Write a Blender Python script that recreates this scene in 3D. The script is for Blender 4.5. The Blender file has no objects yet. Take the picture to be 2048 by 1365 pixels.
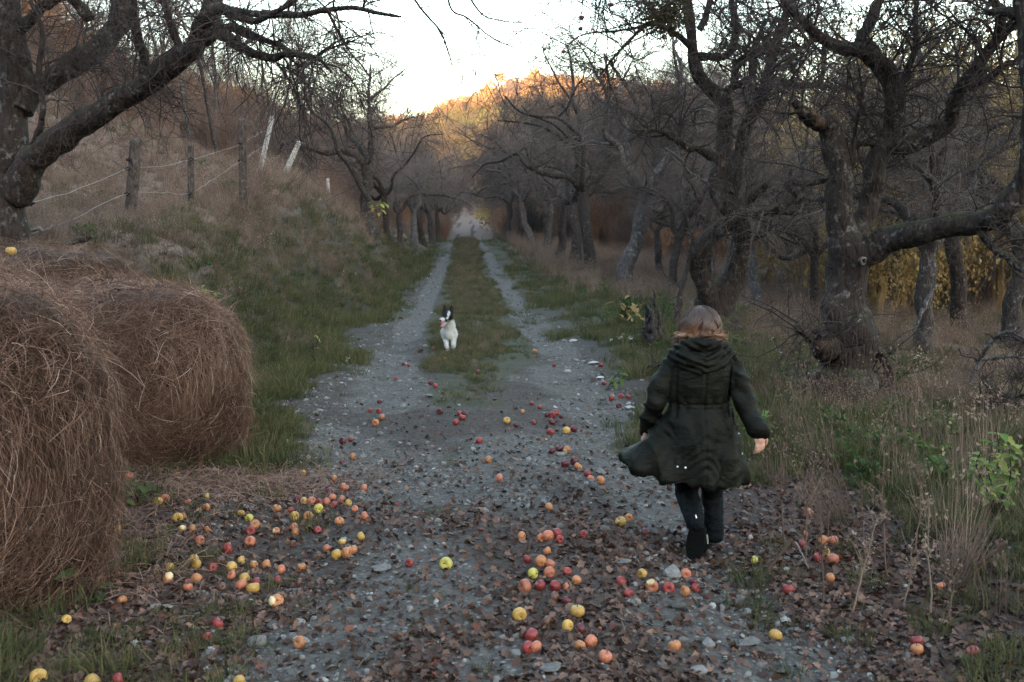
import bpy, math, random
import numpy as np
from mathutils import Vector, Matrix

R = math.radians
sc = bpy.context.scene
COL = sc.collection
# ---------------------------------------------------------------- camera, sky, sun, exposure
CAMZ = 1.55
FPX = 35.0 / 36.0 * 2048
TILT = math.atan(222 / FPX)
cam = bpy.data.cameras.new('camera'); cam.lens = 35; cam.sensor_width = 36; cam.clip_end = 3000; cam.clip_start = 0.05
camo = bpy.data.objects.new('camera', cam); COL.objects.link(camo)
camo.location = (0, 0, CAMZ); camo.rotation_euler = (math.pi / 2 - TILT, 0, 0)
sc.camera = camo
cam.dof.use_dof = True; cam.dof.focus_distance = 7.0; cam.dof.aperture_fstop = 5.6

SUN_EL = R(5.0)
SUN_TRAVEL = Vector((-0.42, 1.0, 0)).normalized()          # the low sun stands behind the camera, to the right
world = bpy.data.worlds.new('World'); sc.world = world; world.use_nodes = True
wn = world.node_tree; wn.nodes.clear()
sky = wn.nodes.new('ShaderNodeTexSky'); sky.sky_type = 'NISHITA'; sky.sun_disc = False
sky.sun_elevation = SUN_EL
sx, sy = -SUN_TRAVEL.x, -SUN_TRAVEL.y
sky.sun_rotation = math.atan2(sx, sy)
sky.altitude = 300; sky.air_density = 1.0; sky.dust_density = 1.3; sky.ozone_density = 0.65
bg = wn.nodes.new('ShaderNodeBackground'); bg.inputs['Strength'].default_value = 0.15
wo = wn.nodes.new('ShaderNodeOutputWorld')
wn.links.new(sky.outputs[0], bg.inputs[0]); wn.links.new(bg.outputs[0], wo.inputs[0])
sun = bpy.data.lights.new('sun', 'SUN'); sun.energy = 2.7; sun.angle = R(0.5); sun.color = (1.0, 0.68, 0.44)
suno = bpy.data.objects.new('sun', sun); COL.objects.link(suno)
dvec = Vector((SUN_TRAVEL.x * math.cos(SUN_EL), SUN_TRAVEL.y * math.cos(SUN_EL), -math.sin(SUN_EL)))
suno.rotation_euler = dvec.to_track_quat('-Z', 'Y').to_euler()
vs = sc.view_settings; vs.view_transform = 'Standard'; vs.look = 'None'; vs.gamma = 1.0; vs.use_curve_mapping = False
vs.exposure = 3.75
sc.render.engine = 'CYCLES'
cy = sc.cycles
cy.max_bounces = 5; cy.diffuse_bounces = 3; cy.glossy_bounces = 2; cy.transmission_bounces = 2; cy.transparent_max_bounces = 4; cy.volume_bounces = 1
cy.use_denoising = True
try: cy.denoiser = 'OPENIMAGEDENOISE'
except Exception: pass
cy.use_adaptive_sampling = True; cy.adaptive_threshold = 0.006
cy.sample_clamp_indirect = 4

rng = np.random.default_rng(7)
random.seed(7)

# ---------------------------------------------------------------- maths helpers
def S(a, b, x):
    t = np.clip((np.asarray(x, float) - a) / (b - a), 0, 1)
    return t * t * (3 - 2 * t)
def _h(ix, iy, iz, seed):
    n = (ix.astype(np.int64) * 374761393 + iy.astype(np.int64) * 668265263 + iz.astype(np.int64) * 2147483647 + seed * 1274126177) & 0xffffffff
    n = ((n ^ (n >> 13)) * 1274126177) & 0xffffffff
    n = (n ^ (n >> 16)) & 0xffff
    return n / 65535.0
def vnoise(x, y, z=0.0, seed=0):
    x, y, z = np.broadcast_arrays(np.asarray(x, float), np.asarray(y, float), np.asarray(z, float))
    x0, y0, z0 = np.floor(x), np.floor(y), np.floor(z)
    fx, fy, fz = x - x0, y - y0, z - z0
    fx, fy, fz = [f * f * (3 - 2 * f) for f in (fx, fy, fz)]
    r = 0
    for dx in (0, 1):
        for dy in (0, 1):
            for dz in (0, 1):
                w = (fx if dx else 1 - fx) * (fy if dy else 1 - fy) * (fz if dz else 1 - fz)
                r = r + w * _h(x0 + dx, y0 + dy, z0 + dz, seed)
    return r * 2 - 1
def fbm(x, y, z=0.0, seed=0, octv=3):
    r, a, f = 0, 1.0, 1.0
    for i in range(octv):
        r = r + a * vnoise(np.asarray(x) * f, np.asarray(y) * f, np.asarray(z) * f, seed + i); a *= .5; f *= 2.03
    return r
def nrm(v):
    return v / np.maximum(np.linalg.norm(v, axis=-1, keepdims=True), 1e-9)
_ct, _st = math.cos(TILT), math.sin(TILT)
def P(px, py, d):
    """the place in the world that a point of the photograph shows, d metres ahead"""
    cx = (px - 1024) / FPX; cz = (682.5 - py) / FPX
    v = (cx, _ct + cz * _st, -_st + cz * _ct)
    s = d / v[1]
    return np.array([v[0] * s, d, CAMZ + v[2] * s])

# ---------------------------------------------------------------- the lie of the land
def road_c(y): return 0.15 - 0.048 * np.asarray(y, float)
SKY_T = (np.array([-1500, -400, 0, 500, 600, 760, 860, 900, 940, 985, 1040, 1150, 1300, 1540, 2048, 3500]) - 1024) / FPX
SKY_A = (np.array([460 - v for v in [100, 60, 120, 215, 240, 236, 232, 224, 208, 196, 200, 190, 200, 206, 190, 200]])) / FPX
def G(x, y, fine=True):
    x = np.asarray(x, float); y = np.asarray(y, float)
    rc = road_c(y); u = x - rc
    z = .8 * S(25, 75, y) - 1.0 * S(78, 112, y)
    yy = np.maximum(y, 60); t = x / yy
    a = np.interp(t, SKY_T, SKY_A)
    ridge = 520.0 + 60 * vnoise(t * 4, 0.3, 0, 5)
    hz = np.maximum(a * ridge - 6.0, 5)
    hillf = S(120, 1, 0) * 0 + np.clip((y - 125) / (ridge - 125), 0, 1) ** 1.35
    lob = fbm(x / 70.0, y / 90.0, 0, 31, 3) * 9 * np.clip((y - 200) / 150, 0, 1) * np.clip((620 - y) / 120, 0, 1)
    z = z + hz * hillf - hz * .6 * S(600, 1200, y) + lob
    z = z + 128 * S(-120, -400, y) + 10 * fbm(x / 90.0, y / 90.0, 0, 77, 2) * S(-250, -400, y)  # unseen ridge added behind the camera, shaped so its shadow covers the foreground
    # left bank and hillside
    toe = np.interp(y, [0, 6, 9, 12], [3.3, 3.0, 2.45, 1.95])
    Hb = np.interp(y, [-20, 0, 4, 9, 13, 17, 22, 30, 40, 60, 80, 140], [1.2, 1.2, 1.2, 1.42, 1.6, 2.1, 2.75, 2.45, 1.75, 1.0, .7, .5])
    v = -u - toe + .25 * vnoise(y / 1.7, .5, 0, 9)
    bank = Hb * S(0, 2.3, v)
    sl = np.interp(y, [-50, 30, 50, 80, 140, 300], [.46, .46, .32, .18, .1, 0.02])
    e = np.maximum(v - 2.6, 0)
    hill = sl * (90 * np.tanh(e * e / (e + 1.0) / 90))
    z = z + (bank + hill) * (1 - .6 * S(250, 500, y))
    # right side
    z = z + .07 * np.exp(-((u - 2.5) / .45) ** 2) - .45 * S(3.2, 10, u) * S(200, 100, y)
    z = z + (-.045 * np.exp(-((np.abs(u) - 1.02) / .26) ** 2) + .02 * np.exp(-(u / .4) ** 2)) * S(120, 80, y)
    if fine:
        off = S(1.6, 2.6, np.abs(u))
        z = z + (.012 + .05 * off) * fbm(x * 1.1, y * 1.1, 0, 3, 3) + (.008 + .012 * off) * fbm(x * 5, y * 5, 0, 13, 2)
    return z
def ground_hit(px, py):
    lo = 1.0
    d = 1.0
    while d < 120:
        p = P(px, py, d)
        if p[2] < G(p[0], p[1]):
            a, b = d - max(.05, d * .02), d
            for _ in range(12):
                m = (a + b) / 2; q = P(px, py, m)
                if q[2] < G(q[0], q[1]): b = m
                else: a = m
            q = P(px, py, b)
            return np.array([q[0], q[1], float(G(q[0], q[1]))])
        d += max(.05, d * .02)
    return P(px, py, 60)
def gxy(x, y): return np.array([x, y, float(G(x, y))])

# ---------------------------------------------------------------- object helpers
def tag(o, label=None, cat=None, group=None, kind=None):
    if label: o['label'] = label
    if cat: o['category'] = cat
    if group: o['group'] = group
    if kind: o['kind'] = kind
    return o
def empty(name, loc, label=None, cat=None, group=None):
    o = bpy.data.objects.new(name, None); COL.objects.link(o); o.location = tuple(loc); o.empty_display_size = .1
    return tag(o, label, cat, group)
class MB:
    def __init__(s): s.v = []; s.q = []; s.t = []; s.tint = []; s.n = 0
    def add(s, v, q=None, t=None, tint=None):
        v = np.asarray(v, float).reshape(-1, 3)
        if q is not None and len(q): s.q.append(np.asarray(q, np.int64).reshape(-1, 4) + s.n)
        if t is not None and len(t): s.t.append(np.asarray(t, np.int64).reshape(-1, 3) + s.n)
        s.v.append(v)
        s.tint.append(np.full(len(v), .5) if tint is None else np.broadcast_to(np.asarray(tint, float), (len(v),)))
        s.n += len(v)
        return s
    def mesh(s, name, mats, origin=(0, 0, 0), smooth=True):
        me = bpy.data.meshes.new(name)
        v = np.concatenate(s.v) - np.asarray(origin, float)
        q = np.concatenate(s.q) if s.q else np.zeros((0, 4), np.int64)
        t = np.concatenate(s.t) if s.t else np.zeros((0, 3), np.int64)
        me.vertices.add(len(v)); me.vertices.foreach_set('co', v.astype(np.float32).ravel())
        nl = q.size + t.size
        me.loops.add(nl); me.loops.foreach_set('vertex_index', np.concatenate([q.ravel(), t.ravel()]).astype(np.int32))
        nf = len(q) + len(t)
        me.polygons.add(nf)
        me.polygons.foreach_set('loop_start', np.concatenate([np.arange(len(q)) * 4, q.size + np.arange(len(t)) * 3]).astype(np.int32))
        me.polygons.foreach_set('use_smooth', np.full(nf, smooth))
        at = me.attributes.new('tint', 'FLOAT', 'POINT'); at.data.foreach_set('value', np.concatenate(s.tint).astype(np.float32))
        me.update(calc_edges=True)
        for m in (mats if isinstance(mats, (list, tuple)) else [mats]): me.materials.append(m)
        return me
    def build(s, name, mats, parent=None, origin=(0, 0, 0), smooth=True):
        me = s.mesh(name, mats, origin, smooth)
        o = bpy.data.objects.new(name, me); COL.objects.link(o)
        if parent is not None: o.parent = parent
        else: o.location = tuple(origin)
        return o
def place_mesh(name, me, parent=None, loc=(0, 0, 0), rot=(0, 0, 0), scale=1.0):
    o = bpy.data.objects.new(name, me); COL.objects.link(o)
    if parent is not None: o.parent = parent
    o.location = tuple(loc); o.rotation_euler = tuple(rot)
    o.scale = (scale,) * 3 if np.isscalar(scale) else tuple(scale)
    return o
def copy_tree(o, parent=None):
    c = o.copy(); COL.objects.link(c)
    if parent is not None: c.parent = parent
    for ch in list(o.children): copy_tree(ch, c)
    return c

def tubes(Pp, Rr, sides, seed=0, rough=0.0):
    """many tubes at once: Pp (M,K,3), Rr (M,K)"""
    M, K, _ = Pp.shape
    T = np.empty_like(Pp); T[:, 1:-1] = Pp[:, 2:] - Pp[:, :-2]; T[:, 0] = Pp[:, 1] - Pp[:, 0]; T[:, -1] = Pp[:, -1] - Pp[:, -2]
    T = nrm(T)
    ref = nrm(np.cross(T.mean(1), np.array([.31, .57, .76]) + 0 * T[:, 0]))[:, None, :]
    A = nrm(np.cross(T, np.cross(ref, T))); B = np.cross(T, A)
    th = np.arange(sides) / sides * 2 * np.pi
    c, s_ = np.cos(th), np.sin(th)
    rr = Rr[:, :, None] * np.ones(sides)
    if rough > 0:
        q = Pp[:, :, None, :] + (A[:, :, None, :] * c[None, None, :, None] + B[:, :, None, :] * s_[None, None, :, None]) * rr[..., None]
        w = np.mean(Rr) + .02
        rr = rr * (1 + rough * fbm(q[..., 0] / w * .8, q[..., 1] / w * .8, q[..., 2] / w * .35, seed, 3))
    V = Pp[:, :, None, :] + (A[:, :, None, :] * c[None, None, :, None] + B[:, :, None, :] * s_[None, None, :, None]) * rr[..., None]
    i = (np.arange(M) * K * sides)[:, None, None]; k = (np.arange(K - 1) * sides)[None, :, None]; j = np.arange(sides)[None, None, :]
    j2 = (j + 1) % sides
    q = np.stack([i + k + j, i + k + j2, i + k + sides + j2, i + k + sides + j], -1).reshape(-1, 4)
    return V.reshape(-1, 3), q
def catmull(pts, K):
    pts = np.asarray(pts, float)
    L = np.r_[0, np.cumsum(np.linalg.norm(np.diff(pts[:, :3], axis=0), axis=1))]
    n = len(pts)
    ext = np.vstack([2 * pts[0] - pts[1], pts, 2 * pts[-1] - pts[-2]])
    s = np.linspace(0, L[-1], K)
    seg = np.clip(np.searchsorted(L, s, 'right') - 1, 0, n - 2)
    t = ((s - L[seg]) / np.maximum(L[seg + 1] - L[seg], 1e-9))[:, None]
    p0, p1, p2, p3 = ext[seg], ext[seg + 1], ext[seg + 2], ext[seg + 3]
    return .5 * ((2 * p1) + (-p0 + p2) * t + (2 * p0 - 5 * p1 + 4 * p2 - p3) * t ** 2 + (-p0 + 3 * p1 - 3 * p2 + p3) * t ** 3)
def ribbons(Pp, W, side=None):
    """strips: Pp (M,K,3), W (M,K)"""
    M, K, _ = Pp.shape
    T = nrm(Pp[:, -1] - Pp[:, 0])
    if side is None: side = rng.normal(size=(M, 3))
    A = nrm(np.cross(T, side))[:, None, :]
    V = np.stack([Pp - A * W[..., None] / 2, Pp + A * W[..., None] / 2], 2)
    i = (np.arange(M) * K * 2)[:, None]; k = (np.arange(K - 1) * 2)[None, :]
    b = i + k
    q = np.stack([b, b + 1, b + 3, b + 2], -1).reshape(-1, 4)
    return V.reshape(-1, 3), q
def capsule(mb, a, b, ra, rb, seg=14, tint=.5):
    a, b = np.asarray(a, float), np.asarray(b, float)
    d = b - a; L = np.linalg.norm(d); T = d / L if L > 1e-6 else np.array([0, 0, 1.0])
    ref = np.array([1.0, 0, 0]) if abs(T[0]) < .8 else np.array([0, 1.0, 0])
    A = np.cross(T, ref); A /= np.linalg.norm(A); B = np.cross(T, A)
    rows = []
    for k in range(6):
        ph = -np.pi / 2 + k / 5 * np.pi / 2; rows.append((a + T * ra * math.sin(ph), max(ra * math.cos(ph), 1e-4)))
    for k in range(6):
        ph = k / 5 * np.pi / 2; rows.append((b + T * rb * math.sin(ph), max(rb * math.cos(ph), 1e-4)))
    th = np.arange(seg) / seg * 2 * np.pi
    V = np.array([[c + (A * math.cos(x) + B * math.sin(x)) * r for x in th] for c, r in rows]).reshape(-1, 3)
    n = len(rows); q = [[i * seg + j, i * seg + (j + 1) % seg, (i + 1) * seg + (j + 1) % seg, (i + 1) * seg + j] for i in range(n - 1) for j in range(seg)]
    V = np.vstack([V, rows[0][0], rows[-1][0]])
    t = [[(j + 1) % seg, j, n * seg] for j in range(seg)] + [[(n - 1) * seg + j, (n - 1) * seg + (j + 1) % seg, n * seg + 1] for j in range(seg)]
    mb.add(V, q, t, tint)
def ellipsoid(mb, c, r, rot=None, seg=18, rings=12, tint=.5):
    th = np.arange(seg) / seg * 2 * np.pi
    ph = np.linspace(-np.pi / 2, np.pi / 2, rings + 1)[1:-1]
    V = np.array([[math.cos(p) * math.cos(x), math.cos(p) * math.sin(x), math.sin(p)] for p in ph for x in th])
    V = np.vstack([V, [0, 0, -1], [0, 0, 1]]) * np.asarray(r, float)
    if rot is not None: V = V @ np.array(rot.to_matrix() if hasattr(rot, 'to_matrix') else rot).T
    V = V + np.asarray(c, float)
    n = rings - 1
    q = [[i * seg + j, i * seg + (j + 1) % seg, (i + 1) * seg + (j + 1) % seg, (i + 1) * seg + j] for i in range(n - 1) for j in range(seg)]
    t = [[(j + 1) % seg, j, n * seg] for j in range(seg)] + [[(n - 1) * seg + j, (n - 1) * seg + (j + 1) % seg, n * seg + 1] for j in range(seg)]
    mb.add(V, q, t, tint)
def remeshed(mb, voxel, smooth_it=4, factor=.5):
    """one closed surface round everything in mb: arrays (verts, quads, tris)"""
    me = mb.mesh('tmp', [], (0, 0, 0))
    o = bpy.data.objects.new('tmp', me); COL.objects.link(o)
    m = o.modifiers.new('r', 'REMESH'); m.mode = 'VOXEL'; m.voxel_size = voxel
    if smooth_it:
        m2 = o.modifiers.new('s', 'SMOOTH'); m2.iterations = smooth_it; m2.factor = factor
    dg = bpy.context.evaluated_depsgraph_get(); dg.update()
    ev = o.evaluated_get(dg); em = ev.to_mesh()
    v = np.empty(len(em.vertices) * 3, np.float32); em.vertices.foreach_get('co', v); v = v.reshape(-1, 3).astype(float)
    n = np.empty(len(em.vertices) * 3, np.float32); em.vertices.foreach_get('normal', n); n = n.reshape(-1, 3).astype(float)
    ls = np.empty(len(em.polygons), np.int32); em.polygons.foreach_get('loop_start', ls)
    lt = np.empty(len(em.polygons), np.int32); em.polygons.foreach_get('loop_total', lt)
    vi = np.empty(len(em.loops), np.int32); em.loops.foreach_get('vertex_index', vi)
    q = vi[(ls[lt == 4][:, None] + np.arange(4))]; t = vi[(ls[lt == 3][:, None] + np.arange(3))]
    ev.to_mesh_clear(); bpy.data.objects.remove(o); bpy.data.meshes.remove(me)
    return v, n, q, t

# ---------------------------------------------------------------- materials
def newmat(name):
    m = bpy.data.materials.new(name); m.use_nodes = True
    nt = m.node_tree; b = nt.nodes['Principled BSDF']
    b.inputs['Roughness'].default_value = .85
    b.inputs['Specular IOR Level'].default_value = .25
    return m, nt, b
def nd(nt, ty, inp=None, **props):
    n = nt.nodes.new(ty)
    for k, v in props.items(): setattr(n, k, v)
    for k, v in (inp or {}).items():
        s = n.inputs[k]
        if isinstance(v, bpy.types.NodeSocket): nt.links.new(v, s)
        else: s.default_value = v
    return n
def rgba(c): return (c[0], c[1], c[2], 1.0)
def ramp(nt, fac, stops, interp='LINEAR'):
    r = nd(nt, 'ShaderNodeValToRGB', {'Fac': fac}); e = r.color_ramp; e.interpolation = interp
    while len(e.elements) < len(stops): e.elements.new(.5)
    for el, (p, c) in zip(e.elements, stops):
        el.position = p; el.color = rgba(c) if not np.isscalar(c) else (c, c, c, 1)
    return r.outputs[0]
def mix(nt, fac, a, b, mode='MIX'):
    n = nd(nt, 'ShaderNodeMix', data_type='RGBA', blend_type=mode)
    for i, v in ((0, fac), (6, a), (7, b)):
        s = n.inputs[i]
        if isinstance(v, bpy.types.NodeSocket): nt.links.new(v, s)
        elif i == 0: s.default_value = v
        else: s.default_value = rgba(v)
    return n.outputs[2]
def math_(nt, op, a, b=0.0, clamp=False):
    n = nd(nt, 'ShaderNodeMath', operation=op, use_clamp=clamp)
    for i, v in ((0, a), (1, b)):
        if isinstance(v, bpy.types.NodeSocket): nt.links.new(v, n.inputs[i])
        else: n.inputs[i].default_value = v
    return n.outputs[0]
def noise(nt, vec, scale, detail=3, rough=.55, out=0):
    return nd(nt, 'ShaderNodeTexNoise', {'Vector': vec, 'Scale': scale, 'Detail': detail, 'Roughness': rough}).outputs[out]
def bump(nt, b, h, strength=.5, dist=.01):
    n = nd(nt, 'ShaderNodeBump', {'Height': h, 'Strength': strength, 'Distance': dist})
    nt.links.new(n.outputs[0], b.inputs['Normal'])
def objco(nt): return nd(nt, 'ShaderNodeTexCoord').outputs['Object']
def stretch(nt, vec, s):
    return nd(nt, 'ShaderNodeMapping', {'Vector': vec, 'Scale': s}).outputs[0]

def bark_mat(name, dark, light, lich, amt, moss=0.0, sc_=1.0):
    m, nt, b = newmat(name); co = objco(nt)
    n1 = noise(nt, stretch(nt, co, (9 * sc_, 9 * sc_, 3.2 * sc_)), 3, 5, .65)
    c = mix(nt, ramp(nt, n1, [(.3, 0), (.7, 1)]), dark, light)
    n2 = noise(nt, co, 14 * sc_, 4, .7); n3 = noise(nt, co, 2.3, 2)
    f = math_(nt, 'MULTIPLY', ramp(nt, n2, [(.58 - .1 * amt, 0), (.66 - .08 * amt, .85)]), ramp(nt, n3, [(.38, 0.15), (.62, 1)]))
    c = mix(nt, f, c, lich)
    if moss:
        geo = nd(nt, 'ShaderNodeNewGeometry'); sep = nd(nt, 'ShaderNodeSeparateXYZ', {'Vector': geo.outputs['True Normal']})
        mf = math_(nt, 'MULTIPLY', ramp(nt, sep.outputs[2], [(.3, 0), (.8, moss)]), ramp(nt, noise(nt, co, 7, 3), [(.4, 0), (.6, 1)]))
        c = mix(nt, mf, c, (.05, .052, .02))
    nt.links.new(c, b.inputs['Base Color'])
    w = nd(nt, 'ShaderNodeTexVoronoi', {'Vector': stretch(nt, co, (22 * sc_, 22 * sc_, 7 * sc_)), 'Scale': 1.0}, feature='DISTANCE_TO_EDGE').outputs[0]
    h = math_(nt, 'ADD', math_(nt, 'MULTIPLY', ramp(nt, w, [(0, 0), (.25, 1)]), .6), n1)
    bump(nt, b, h, .9, .02)
    return m
def tint_mat(name, stops, rough=.85, rnd=True, nscale=0, transl=0.0, spec=.2, locnoise=0.0):
    """colour by the piece's own tint, plus the copy's random number"""
    m, nt, b = newmat(name)
    b.inputs['Roughness'].default_value = rough; b.inputs['Specular IOR Level'].default_value = spec
    f = nd(nt, 'ShaderNodeAttribute', attribute_name='tint').outputs['Fac']
    if rnd:
        oi = nd(nt, 'ShaderNodeObjectInfo')
        r_ = oi.outputs['Random']
        if locnoise:
            r_ = math_(nt, 'ADD', math_(nt, 'MULTIPLY', r_, .45), math_(nt, 'MULTIPLY', ramp(nt, noise(nt, oi.outputs['Location'], locnoise, 2), [(.3, 0), (.7, 1)]), .55))
        f = math_(nt, 'ADD', math_(nt, 'MULTIPLY', f, .45), math_(nt, 'MULTIPLY', r_, .55))
    if nscale:
        f = math_(nt, 'ADD', f, math_(nt, 'MULTIPLY', math_(nt, 'SUBTRACT', noise(nt, objco(nt), nscale, 3), .5), .8))
    c = ramp(nt, f, stops)
    nt.links.new(c, b.inputs['Base Color'])
    if transl:
        t = nd(nt, 'ShaderNodeBsdfTranslucent', {'Color': c})
        mx = nd(nt, 'ShaderNodeMixShader', {'Fac': transl, 1: b.outputs[0], 2: t.outputs[0]})
        out = [n for n in nt.nodes if n.type == 'OUTPUT_MATERIAL'][0]
        nt.links.new(mx.outputs[0], out.inputs[0])
    return m

M = {}
M['bark'] = bark_mat('bark', (.010, .0075, .0065), (.048, .034, .029), (.17, .16, .15), .22, .8)
M['bark_pale'] = bark_mat('bark_pale', (.03, .026, .026), (.11, .098, .098), (.25, .25, .25), .6)
M['bark_grey'] = bark_mat('bark_grey', (.018, .014, .013), (.065, .052, .048), (.20, .20, .20), .25, .4)
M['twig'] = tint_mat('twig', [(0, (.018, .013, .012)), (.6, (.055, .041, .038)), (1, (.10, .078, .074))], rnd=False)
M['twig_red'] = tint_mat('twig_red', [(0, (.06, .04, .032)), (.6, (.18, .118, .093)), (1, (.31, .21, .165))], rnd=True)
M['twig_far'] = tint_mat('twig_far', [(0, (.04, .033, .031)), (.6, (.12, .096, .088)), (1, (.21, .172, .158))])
M['deadwood'] = tint_mat('deadwood', [(0, (.08, .07, .065)), (.6, (.2, .18, .17)), (1, (.32, .3, .28))], rnd=False, nscale=14)
M['stake'] = tint_mat('stake', [(0, (.2, .185, .17)), (1, (.5, .48, .45))], rnd=False, nscale=14)
M['scar'] = tint_mat('scar', [(0, (.03, .022, .018)), (.6, (.2, .19, .175)), (1, (.36, .345, .32))], rnd=False)
M['torn_wood'] = tint_mat('torn_wood', [(0, (.035, .022, .016)), (.6, (.09, .06, .045)), (1, (.22, .17, .13))], rnd=False, nscale=20)
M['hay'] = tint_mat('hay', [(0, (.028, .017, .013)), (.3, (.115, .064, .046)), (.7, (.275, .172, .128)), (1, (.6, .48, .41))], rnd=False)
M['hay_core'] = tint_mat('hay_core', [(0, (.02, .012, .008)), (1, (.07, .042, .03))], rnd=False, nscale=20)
M['grass'] = tint_mat('grass', [(0, (.026, .031, .012)), (.4, (.054, .063, .025)), (.7, (.09, .09, .038)), (1, (.19, .15, .08))], transl=.25)
M['grass_dry'] = tint_mat('grass_dry', [(0, (.055, .038, .031)), (.5, (.16, .11, .086)), (.85, (.28, .20, .155)), (1, (.40, .30, .23))], transl=.15)
M['weed'] = tint_mat('weed', [(0, (.03, .055, .02)), (.5, (.05, .085, .028)), (1, (.10, .13, .04))], transl=.25)
M['litter'] = tint_mat('litter', [(0, (.02, .012, .01)), (.35, (.055, .034, .028)), (.65, (.12, .074, .057)), (.85, (.19, .115, .085)), (1, (.36, .28, .225))], rough=.75)
M['litter_red'] = tint_mat('litter_red', [(0, (.05, .018, .014)), (.5, (.11, .038, .028)), (1, (.2, .085, .05))], rough=.7)
M['stone'] = tint_mat('stone', [(0, (.042, .039, .036)), (.5, (.11, .104, .098)), (.85, (.20, .195, .187)), (1, (.40, .395, .38))], rough=.8, nscale=6)
M['leaf_yellow'] = tint_mat('leaf_yellow', [(0, (.15, .095, .045)), (.5, (.30, .205, .085)), (1, (.46, .35, .15))], transl=.3, locnoise=.05)
M['leaf_lime'] = tint_mat('leaf_lime', [(0, (.07, .12, .035)), (.6, (.14, .21, .06)), (1, (.30, .30, .09))], transl=.35, rnd=False)
M['leaf_rust'] = tint_mat('leaf_rust', [(0, (.18, .09, .055)), (.5, (.42, .22, .13)), (1, (.58, .38, .23))], transl=.2, locnoise=.1)  # rust leaves, colour warmed and brightened for missing sun on the left hillside
M['autumn'] = tint_mat('autumn', [(0, (.10, .07, .04)), (.25, (.26, .15, .08)), (.45, (.36, .19, .08)), (.62, (.46, .29, .09)), (.8, (.5, .38, .09)), (1, (.26, .25, .07))], transl=.2, locnoise=.012)
# ---------------------------------------------------------------- ground sheet
def spacing(parts):
    out = [parts[0][0]]
    for a, b, n in parts:
        out += list(np.linspace(a, b, n + 1)[1:])
    return np.array(out)
def geom(a, b, n): return list(a * (b / a) ** (np.arange(1, n + 1) / n))
xs = np.array([-v for v in geom(6.2, 900, 46)][::-1] + list(np.linspace(-6.2, 4.6, 240)) + geom(4.6, 900, 48))
ys = np.array([-v for v in geom(30, 700, 22)][::-1] + list(np.linspace(-30, 2.0, 18)) + list(2 + np.array(geom(.05, 15, 200)) * 0 + np.linspace(0.05, 1, 200) ** 1.35 * 14) + geom(16.05, 1300, 130))
XX, YY = np.meshgrid(xs, ys)
ZZ = G(XX, YY)
nx, ny = len(xs), len(ys)
idx = np.arange(nx * ny).reshape(ny, nx)
quad = np.stack([idx[:-1, :-1], idx[:-1, 1:], idx[1:, 1:], idx[1:, :-1]], -1).reshape(-1, 4)
U = XX - road_c(YY)
nz1 = fbm(XX * .9, YY * .9, 0, 41, 3); nz2 = fbm(XX * 2.5, YY * 2.5, 0, 51, 2)
BARE = [(*ground_hit(px, py)[:2], r_) for px, py, r_ in [(830, 1110, .26), (900, 1190, .24), (620, 1300, .28), (520, 1340, .2), (1450, 1180, .22), (1480, 1290, .26), (1560, 1345, .22), (880, 960, .4), (1280, 970, .35), (760, 1170, .15), (1340, 1030, .25), (1050, 900, .35), (1000, 1330, .14), (1390, 1240, .2), (700, 1290, .15)]]
def masks(x, y):
    """how much gravel, grass and leaf litter lies at a place"""
    u = x - road_c(y)
    a = fbm(x * .9, y * .9, 0, 41, 3); b = fbm(x * 2.5, y * 2.5, 0, 51, 2)
    near = S(11.5, 7.0, y + 2.2 * a + 1.5 * b)
    rutw = .27 + .16 * S(16, 9, y)
    rut = np.exp(-((np.abs(u) - 1.02) / rutw) ** 4)
    bw = .5 + 0 * y
    bed = S(2.25 - bw, 1.6 - bw * .7, np.abs(u) + .5 * a + .18 * b)
    bare = 0
    for bx_, by_, br_ in BARE: bare = bare + np.exp(-(((x - bx_) / br_) ** 2 + ((y - by_) / (br_ * 1.6)) ** 2) ** 1.5)
    bare = np.clip(bare * (1.1 + .5 * b), 0, 1)
    packed = np.clip(np.maximum(rut * (1 - S(60, 74, y)) * (.62 + .38 * S(9, 16, y)), near * bed * .30) + .42 * a * bed + .2 * b * bed, 0, 1) * bed
    packed = packed * S(84, 68, y)
    litter = np.clip(S(6.4, 5.0, y + .5 * a) * S(2.6, 1.7, u - .3 * b) * (.62 + .7 * a + .55 * S(-.5, -1.4, u)) + .45 * near * S(-1.2, -1.9, u) * S(7.4, 6.2, y), 0, 1)
    litter = np.maximum(litter, .8 * S(6.8, 5.8, y) * S(-1.3, -1.8, u + .3 * b))
    litter = np.maximum(litter, .85 * S(7.2, 5.6, y) * np.exp(-((u - 1.75 + .2 * b) / .55) ** 2))
    litter = np.maximum(litter, .9 * S(6.0, 5.0, y) * S(-.75, -1.25, u + .2 * b) * (.72 + .4 * S(-.6, .1, a)))
    litter = litter * (1 - .35 * np.exp(-((u - .1) / .9) ** 2)) * (1 - .93 * bare) * (.6 + .4 * S(-.55, .15, b + .4 * a)); packed = np.clip(packed + .65 * bare, 0, 1)
    grass = np.clip((1 - bed) + S(.85, .62, np.abs(u + .12 * a + .1 * b) / (.35 + .65 * S(8, 14, y))) * S(7.6, 11.5, y + 3.4 * b + 1.4 * a), 0, 1) * (1 - .95 * S(.15, .5, litter))
    packed = packed * (1 - .85 * grass)
    return packed, grass, litter
pk, gr, lt = masks(XX, YY)
gm = MB().add(np.stack([XX, YY, ZZ], -1).reshape(-1, 3), quad)
m, nt, b = newmat('earth'); M['earth'] = m
co = nd(nt, 'ShaderNodeNewGeometry').outputs['Position']
def att(n): return nd(nt, 'ShaderNodeAttribute', attribute_name=n).outputs['Fac']
vor = nd(nt, 'ShaderNodeTexVoronoi', {'Vector': co, 'Scale': 38.0})
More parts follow.
